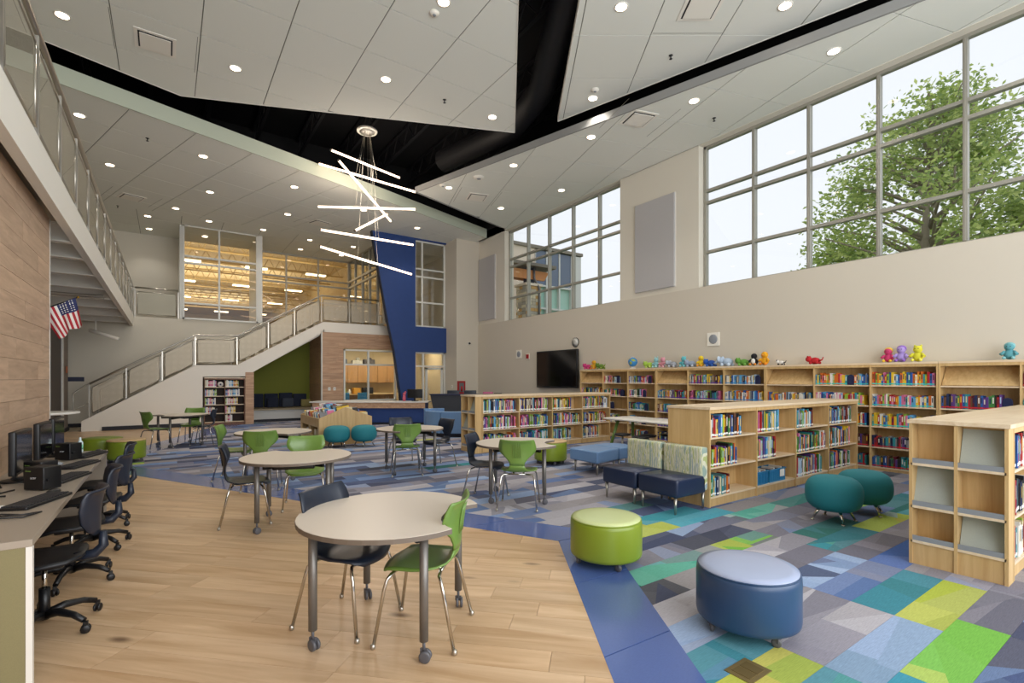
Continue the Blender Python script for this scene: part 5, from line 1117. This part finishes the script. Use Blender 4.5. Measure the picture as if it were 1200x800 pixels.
for k, (y0, y1, z0, z1, lb) in enumerate(((7.64, 8.88, 3.82, 6.12, 'large grey acoustic panel on the pier between the clerestory windows'), (15.72, 16.9, 3.84, 6.28, 'large grey acoustic panel in the far corner left of the smaller window'))):
    t = thing('acoustic_panel', lb, 'panel', (RT+.049, 0, 0)); m = MB(); m.box(-.06, 0, y0, y1, z0, z1); o = part('fabric', m, M_acou, t); bevel(o, .008); m = MB(); m.box(-.012, 0, y0-.012, y1+.012, z0-.012, z1+.012); part('frame', m, M_white, t)
t = thing('extinguisher_cabinet', 'red framed fire extinguisher cabinet on the corner column', 'cabinet', (9.4, 16.949, 1.22)); m = MB(); m.box(-.17, .17, -.04, 0, -.25, .25); part('frame', m, M_red, t); m = MB(); m.box(-.1, .1, -.045, -.04, -.18, .18); part('door', m, mat('cab_glass', '#6f7477', .15), t); m = MB(); m.tube([(.0, -.05, -.15), (.0, -.05, .05)], .04, 10); part('extinguisher', m, M_red, t)
t = thing('security_camera', 'small white dome camera high on the corner column', 'camera', (9.75, 16.949, 2.95)); m = MB(); m.box(-.06, .06, -.04, 0, -.05, .05); part('housing', m, M_white, t); m = MB(); m.ball((0, -.06, 0), .045, 12); part('lens', m, M_bplast, t)
t = thing('light_switch', 'white switch plate on the corner column left of the red cabinet', 'switch', (9.199, 17.3, 1.25)); m = MB(); m.box(-.006, 0, -.06, .06, -.06, .06); part('plate', m, M_white, t); m = MB(); m.box(-.01, -.006, -.015, .015, -.03, .03); part('toggle', m, M_greylip, t)
for k, x in enumerate((4.95, 5.14)): t = thing('wall_outlet', 'small white wall plate beside the office window, %s one' % ('left', 'right')[k], 'outlet', (x, 18.999, 1.18)); m = MB(); m.box(-.045, .045, -.008, 0, -.06, .06); part('plate', m, M_lab, t); m = MB(); m.box(-.015, .015, -.01, -.008, -.02, .02); part('socket', m, M_greylip, t)
m = MB(); m.box(-.22, .22, -.01, 0, -.07, .07); solo('room_sign', m, M_navytop, 'small navy room sign on the wall left of the stair foot', 'sign', (-2.42, 20.995, 1.54))
m = MB(); m.box(-.01, 0, -.12, .12, .0, .2); m.box(-.012, -.01, -.1, .1, .02, .18, 1); m2 = solo('notice', m, [mat('notice_orange', '#d07c58', .7), mat('notice_pink', '#d9867f', .7)], 'small orange notice on the grey corridor wall end', 'sign', (-2.43, 19.5, 1.72))
t = thing('projector_box', 'small black device with a green light under the ceiling slot edge', 'device', (8.0, 14.7, 7.45), RZ); m = MB(); m.rbox(-.18, .18, -.06, .06, -.12, .12, .02); part('housing', m, M_bplast, t); m = MB(); m.box(-.1, .02, -.063, -.06, -.06, 0); part('indicator', m, mat('indicator', '#9fb53a', .5, emit='#b9d24a', es=.8), t); m = MB(); m.tube([(0, 0, .12), (0, 0, 1.7)], .01, 6); part('rod', m, M_blackm, t)
t = thing('floor_box', 'square brass floor outlet cover set in the carpet in the foreground', 'outlet', (2.52, 1.43, .0012), 0); m = MB(); m.box(-.1, .1, -.075, .075, 0, .004); part('frame', m, mat('brass_cover', '#8f7c50', .4, .6), t); m = MB(); m.box(-.07, -.005, -.05, .05, .004, .006); m.box(.005, .07, -.05, .05, .004, .006); part('lid', m, mat('brass_lid', '#7d6b42', .45, .6), t)
# ---- globe and plush toys on the wall bookcases
ZT = 1.821; XT = 9.97
t = thing('globe', 'blue desk globe in a white ring on top of the tall wall bookcases', 'globe', (XT, 8.78, ZT)); m = MB(); m.ball((0, 0, .17), .12, 24); gm_ = mat('globe_sea', '#2a7fc0', .35)
n_ = gm_.node_tree.nodes; l_ = gm_.node_tree.links; tt = n_.new('ShaderNodeTexCoord'); nn = n_.new('ShaderNodeTexNoise'); nn.inputs['Scale'].default_value = 9; rr = n_.new('ShaderNodeValToRGB'); rr.color_ramp.interpolation = 'CONSTANT'; rr.color_ramp.elements[0].color = (*rgb('#2a7fc0'), 1); rr.color_ramp.elements[1].position = .55; rr.color_ramp.elements[1].color = (*rgb('#9fae3c'), 1); l_.new(tt.outputs['Object'], nn.inputs['Vector']); l_.new(nn.outputs['Fac'], rr.inputs[0]); l_.new(rr.outputs[0], n_['Principled BSDF'].inputs['Base Color'])
part('ball', m, gm_, t); m = MB(); m.tube([(.0, .135*sin(a*pi/12), .17+.135*cos(a*pi/12)) for a in range(-1, 14)], .006, 6); part('ring', m, M_lab, t); m = MB(); m.lathe([(.08, 0), (.08, .01), (.02, .03)], 20); part('base', m, M_lab, t)
def plush(y, kind, c1, c2, label, s=1.0, face=None):
    a = mat('plush_'+kind, c1, .95, bump=.3, scale=90); b = mat('plush2_'+kind, c2, .95); t = thing('plush_'+kind, label, 'plush toy', (XT, y, ZT), radians(90), 'plush toys on the wall bookcases'); t.scale = (s, s, s)
    # local: faces +y -> world -x
    if kind in ('elephant', 'whale', 'crab', 'lizard', 'turtle', 'dog'):
        m = MB(); m.ball((0, -.02, .075), .08, 14, e=(1.25, .9, .9)); part('body', m, a, t); m = MB(); m.ball((.1, .03, .11), .06, 12); part('head', m, a, t)
        for x, y_ in ((-.07, .06), (.05, .07), (-.07, -.07), (.05, -.08)): m = MB(); m.ball((x, y_, .03), .032, 8, e=(1, 1, .9)); part('paw', m, b, t)
        if kind == 'elephant':
            for sg in (-1, 1): m = MB(); m.ball((.09, .03+sg*.065, .13), .045, 10, e=(.35, 1, 1.1)); part('ear', m, b, t)
            m = MB(); m.tube([(.14, .05, .1), (.17, .07, .06), (.19, .08, .05)], [.02, .015, .01], 8); part('trunk', m, a, t)
        else:
            for sg in (-1, 1): m = MB(); m.ball((.1, .03+sg*.045, .16), .02, 8); part('ear', m, b, t)
            m = MB(); m.tube([(-.08, 0, .07), (-.14, -.01, .09), (-.17, 0, .15)], [.025, .015, .008], 8); part('tail', m, b, t)
    else:
        m = MB(); m.ball((0, 0, .085), .07, 14, e=(1, .85, 1.15)); part('body', m, a, t); m = MB(); m.ball((0, .01, .195), .06, 14); part('head', m, a, t)
        for sg in (-1, 1):
            m = MB(); m.ball((sg*.05, .07, .03), .03, 8, e=(.8, 1.3, .8)); part('leg', m, b, t); m = MB(); m.tube([(sg*.05, .02, .13), (sg*.09, .05, .08)], [.02, .024], 8); part('arm', m, a, t)
            if kind in ('bear', 'rabbit', 'cat'): m = MB(); m.ball((sg*.04, 0, .25), .02, 8, e=(.8, .6, 1.0 if kind != 'rabbit' else 2.2)); part('ear', m, b, t)
        if kind == 'duck': m = MB(); m.ball((0, .07, .19), .022, 8, e=(1, 1.3, .5)); part('beak', m, mat('beak_orange', '#d9822b', .7), t)
        if kind == 'doll': m = MB(); m.ball((0, -.01, .215), .066, 12, e=(1, .9, .85)); part('hair', m, b, t)
        if kind == 'penguin': m = MB(); m.ball((0, .045, .09), .05, 10, e=(.9, .5, 1.2)); part('belly', m, M_lab, t)
    for sg in (-1, 1):
        m = MB(); m.ball(((sg*.02), .065, .205) if kind not in ('elephant', 'whale', 'crab', 'lizard', 'turtle', 'dog') else (.12+sg*.015, .08, .13), .007, 6); part('eye', m, M_bplast, t)
TOYS = [(10.46, 'crab', '#c23a78', '#d6578c', 'pink plush toy nearest the wall screen'), (10.2, 'duck', '#d9a52c', '#d98a2c', 'yellow plush toy beside the pink one nearest the screen'), (9.94, 'lizard', '#5a7a2c', '#7a8f3a', 'olive plush toy left of the globe'),
        (8.02+.22, 'turtle', '#9fbf4a', '#b9cf6a', 'pale green plush toy, first right of the globe'), (8.02, 'rabbit', '#8fc0c4', '#a9d2d2', 'pale aqua plush toy beside the pale green one'), (7.82, 'bear', '#cf8f9c', '#dfa9b4', 'pink plush bear left of the grey elephant'), (7.54, 'elephant', '#9a9ea6', '#b3b6bd', 'grey plush elephant on the third bay'),
        (7.22, 'bear', '#5fb3bd', '#86c9cf', 'turquoise plush toy right of the grey elephant'), (7.03, 'dog', '#8d9bb0', '#a9b4c4', 'grey blue lying plush toy left of the yellow duck'), (6.76, 'duck', '#dfc02c', '#df982c', 'yellow plush duck in the middle of the shelf top'),
        (6.52, 'turtle', '#2a55a8', '#3a68ba', 'royal blue plush toy left of the pale blue elephant'), (6.14, 'elephant', '#a9bacd', '#bccadb', 'large pale blue lying plush elephant', 1.25), (5.76, 'lizard', '#5d9138', '#76a84c', 'green plush toy left of the black and white penguin'),
        (5.52, 'penguin', '#1d1d22', '#d98a2c', 'black and white plush penguin beside the golden duck'), (5.3, 'duck', '#dfa01e', '#d6801e', 'golden plush duck right of the penguin', 1.1), (4.98, 'dog', '#dad6cf', '#2a2a2e', 'small white and black plush toy right of the golden duck', .6), (4.36, 'crab', '#b52026', '#a31a20', 'red lying plush toy alone on the middle of the shelf top', .9),
        (3.2, 'doll', '#c23a6a', '#e0b83a', 'plush doll with yellow hair and a pink dress', .95), (3.02, 'doll', '#a68fce', '#8a62b8', 'purple haired plush doll in the middle right of the shelf top', 1.05), (2.8, 'cat', '#d3cd3a', '#d9d45a', 'yellow plush cat right of the purple doll', 1.05), (1.74, 'doll', '#5b9aa3', '#7fb3b8', 'plush doll in a teal robe at the far right of the shelf top', .95)]
for td in TOYS: plush(*td)

# ================================================================== OUTSIDE
mb = MB(); mb.box(10.8, 120, -60, 120, -.4, -.3); struct('ground', mb, mat('grass_ground', '#5c7038', .9, var=.2, scale=2))
def leaf_cloud(m, centres, n, size):
    for (c, r) in centres:
        for _ in range(int(n*r*r)):
            v = Vector((random.gauss(0, 1), random.gauss(0, 1), random.gauss(0, 1))).normalized()*r*random.uniform(.55, 1.05); p = Vector(c)+Vector((v.x, v.y, v.z*.8))
            a = Vector((random.uniform(-1, 1), random.uniform(-1, 1), random.uniform(-.6, .6))).normalized(); b = a.cross(Vector((random.uniform(-1, 1), random.uniform(-1, 1), random.uniform(-1, 1)))).normalized(); s = size*random.uniform(.6, 1.3)
            k = len(m.v); m.v += [tuple(p+a*s), tuple(p+b*s*.5), tuple(p-a*s), tuple(p-b*s*.5)]; m.face([k, k+1, k+2, k+3], random.choice([0, 0, 1, 2]))
M_leaf = []
for nm, c in (('leaf_green', '#b3c670'), ('leaf_light', '#d4e08c'), ('leaf_dark', '#8aa25a')):
    mm = mat(nm, c, .6); p_ = mm.node_tree.nodes['Principled BSDF']; tr_ = mm.node_tree.nodes.new('ShaderNodeBsdfTranslucent'); tr_.inputs[0].default_value = (*rgb(c), 1); ms = mm.node_tree.nodes.new('ShaderNodeMixShader'); ms.inputs[0].default_value = .58
    o_ = mm.node_tree.nodes['Material Output']; mm.node_tree.links.new(p_.outputs[0], ms.inputs[1]); mm.node_tree.links.new(tr_.outputs[0], ms.inputs[2]); mm.node_tree.links.new(ms.outputs[0], o_.inputs[0]); M_leaf.append(mm)
M_bark = mat('bark', '#9a8f7e', .9, bump=.5, scale=20)
def tree(label, loc, h, crown, nb, dens=120, leaf=.11, trunk=.22, low=.35, seed=1):
    random.seed(seed); t = thing('leafy_tree', label, 'tree', loc, 0, 'trees outside the clerestory windows'); tm = MB(); tm.tube([(0, 0, 0), (.1, .05, h*.3), (-.05, .1, h*.6), (.05, 0, h*.9)], [trunk, trunk*.8, trunk*.5, trunk*.12], 10); cs = []
    for i in range(nb):
        z = h*(low+(.97-low)*random.random()**.8); a = random.uniform(0, 2*pi); f = (z/h-low)/(1-low); L_ = crown*(1-f*.72)*random.uniform(.5, 1.0)
        e = Vector((L_*cos(a), L_*sin(a), z+L_*.25)); mid_ = Vector((L_*.5*cos(a+.2), L_*.5*sin(a+.2), z-.1+L_*.05)); tm.tube([(0, 0, z-L_*.35 if z-L_*.35 > h*.15 else h*.15), tuple(mid_), tuple(e)], [trunk*.3, trunk*.16, .02], 6)
        cs.append((tuple(e), random.uniform(.45, .95))); cs.append((tuple(mid_.lerp(e, .4)), random.uniform(.4, .8)))
    part('trunk', tm, M_bark, t); lm_ = MB(); leaf_cloud(lm_, cs, dens, leaf); part('foliage', lm_, M_leaf, t, kind='stuff'); random.seed(99)
tree('tall loose-crowned leafy tree outside the big clerestory window', (19.2, 5.1, -.3), 10.4, 4.3, 84, 210, .085, .22, .34, 5)
tree('rounder leafy tree at the right outside the big window', (19.6, 2.4, -.3), 7.2, 2.6, 50, 210, .085, .2, .33, 8)
tree('low leafy tree at the left foot of the big window view', (20.6, 7.9, -.3), 7.0, 2.6, 50, 210, .085, .18, .28, 11)
tree('small distant tree top showing at the sill of the smaller window', (27, 21.5, -.3), 8.0, 2.6, 20, 110, .12, .2, .4, 14)
tree('second leafy tree behind the tall loose-crowned one', (26, 6.4, -.3), 8.0, 3.6, 50, 150, .1, .22, .35, 17)
# neighbouring wing of the building
M_stucco = mat('stucco', '#ecdcc8', .9); M_dkglass = mat('dark_spandrel', '#66748a', .2); M_grglass = mat('green_glass', '#a9d2c2', .12); M_timber = mat('cedar', '#d08a4c', .6); M_stone = mat('stone_mortar', '#b3a88f', .9)
bld = thing('building_wing', 'cream building wing with dark spandrels and green glass seen through the smaller window', 'building', (15, 22.2, -.3))
m = MB(); m.box(-3.2, 2.1, 0, 1, 0, 9.3); part('wall', m, M_stucco, bld); m = MB(); m.box(4.9, 5.55, -.05, 1, 0, 9.2); part('wall', m, M_framew, bld); m = MB(); m.box(-3.3, 5.65, -.12, 1.1, 9.25, 9.42); part('cornice', m, mat('cornice', '#8c8375', .7), bld)
m = MB(); m.box(2.1, 4.9, .05, 1, 7.2, 9.2); part('spandrel', m, M_dkglass, bld); m = MB(); m.box(2.1, 4.9, .2, 1, 0, 7.2); part('curtain_glass', m, M_grglass, bld)
for x in (2.1, 2.95, 3.9, 4.85): m = MB(); m.box(x-.05, x+.05, 0, .2, 0, 9.2); part('mullion', m, M_framew, bld)
for z in (2.6, 4.4, 5.9, 7.2): m = MB(); m.box(2.1, 4.9, .02, .2, z-.05, z+.05); part('transom', m, M_framew, bld)
m = MB(); m.box(-3.2, 2.1, -.01, 0, 4.6, 4.62); m.box(-3.2, 2.1, -.01, 0, 6.3, 6.32); part('control_joint', m, M_stone, bld)
pg = thing('pergola', 'timber pergola eave on a stone pier outside the smaller window', 'pergola', (15.0, 19.8, -.3))
m = MB(); m.box(-2.6, 1.3, -.4, .8, 7.45, 7.6); part('roof_deck', m, mat('eave_grey', '#7f776a', .8), pg); m = MB(); m.prismY([(-2.6, 7.3), (1.1, 7.3), (.8, 6.85), (-2.6, 6.85)], -.05, .1); part('beam', m, M_timber, pg); m = MB(); m.prismY([(-2.6, 7.3), (.9, 7.3), (.6, 6.9), (-2.6, 6.9)], .6, .75); part('beam', m, M_timber, pg)
m = MB(); m.box(-.2, .2, 0, .4, 6.6, 7.4); part('post_bracket', m, M_dgrey, pg); m = MB(); m.box(-.42, .42, -.15, .65, 0, 6.5); part('pier_core', m, M_stone, pg); m = MB(); m.box(-.52, .52, -.25, .75, 6.5, 6.62); part('pier_cap', m, M_stucco, pg)
random.seed(3); scol = [mat('fieldstone%d' % i, c, .9) for i, c in enumerate(('#dacdb2', '#c2b69f', '#e3d7b8', '#cfa566', '#b5ad9d'))]
for r in range(24):
    z = 2.7+r*.158; x = -.46
    while x < .44: w_ = random.uniform(.16, .36); x2 = min(x+w_, .46); m = MB(); m.box(x+.006, x2-.006, -.19-random.uniform(0, .03), -.13, z+.006, z+.15); part('stone', m, random.choice(scol), pg); x = x2
    y = -.15
    while y < .62: w_ = random.uniform(.2, .36); y2 = min(y+w_, .66); m = MB(); m.box(-.46-random.uniform(0, .03), -.41, y+.006, y2-.006, z+.006, z+.15); part('stone', m, random.choice(scol), pg); y = y2
m = MB(); m.tube([(.3, -.25, 2.5), (.3, -.25, 6.4), (.1, -.1, 6.9), (.1, -.1, 7.45)], .06, 8); part('downpipe', m, M_leg, pg)
random.seed(7)
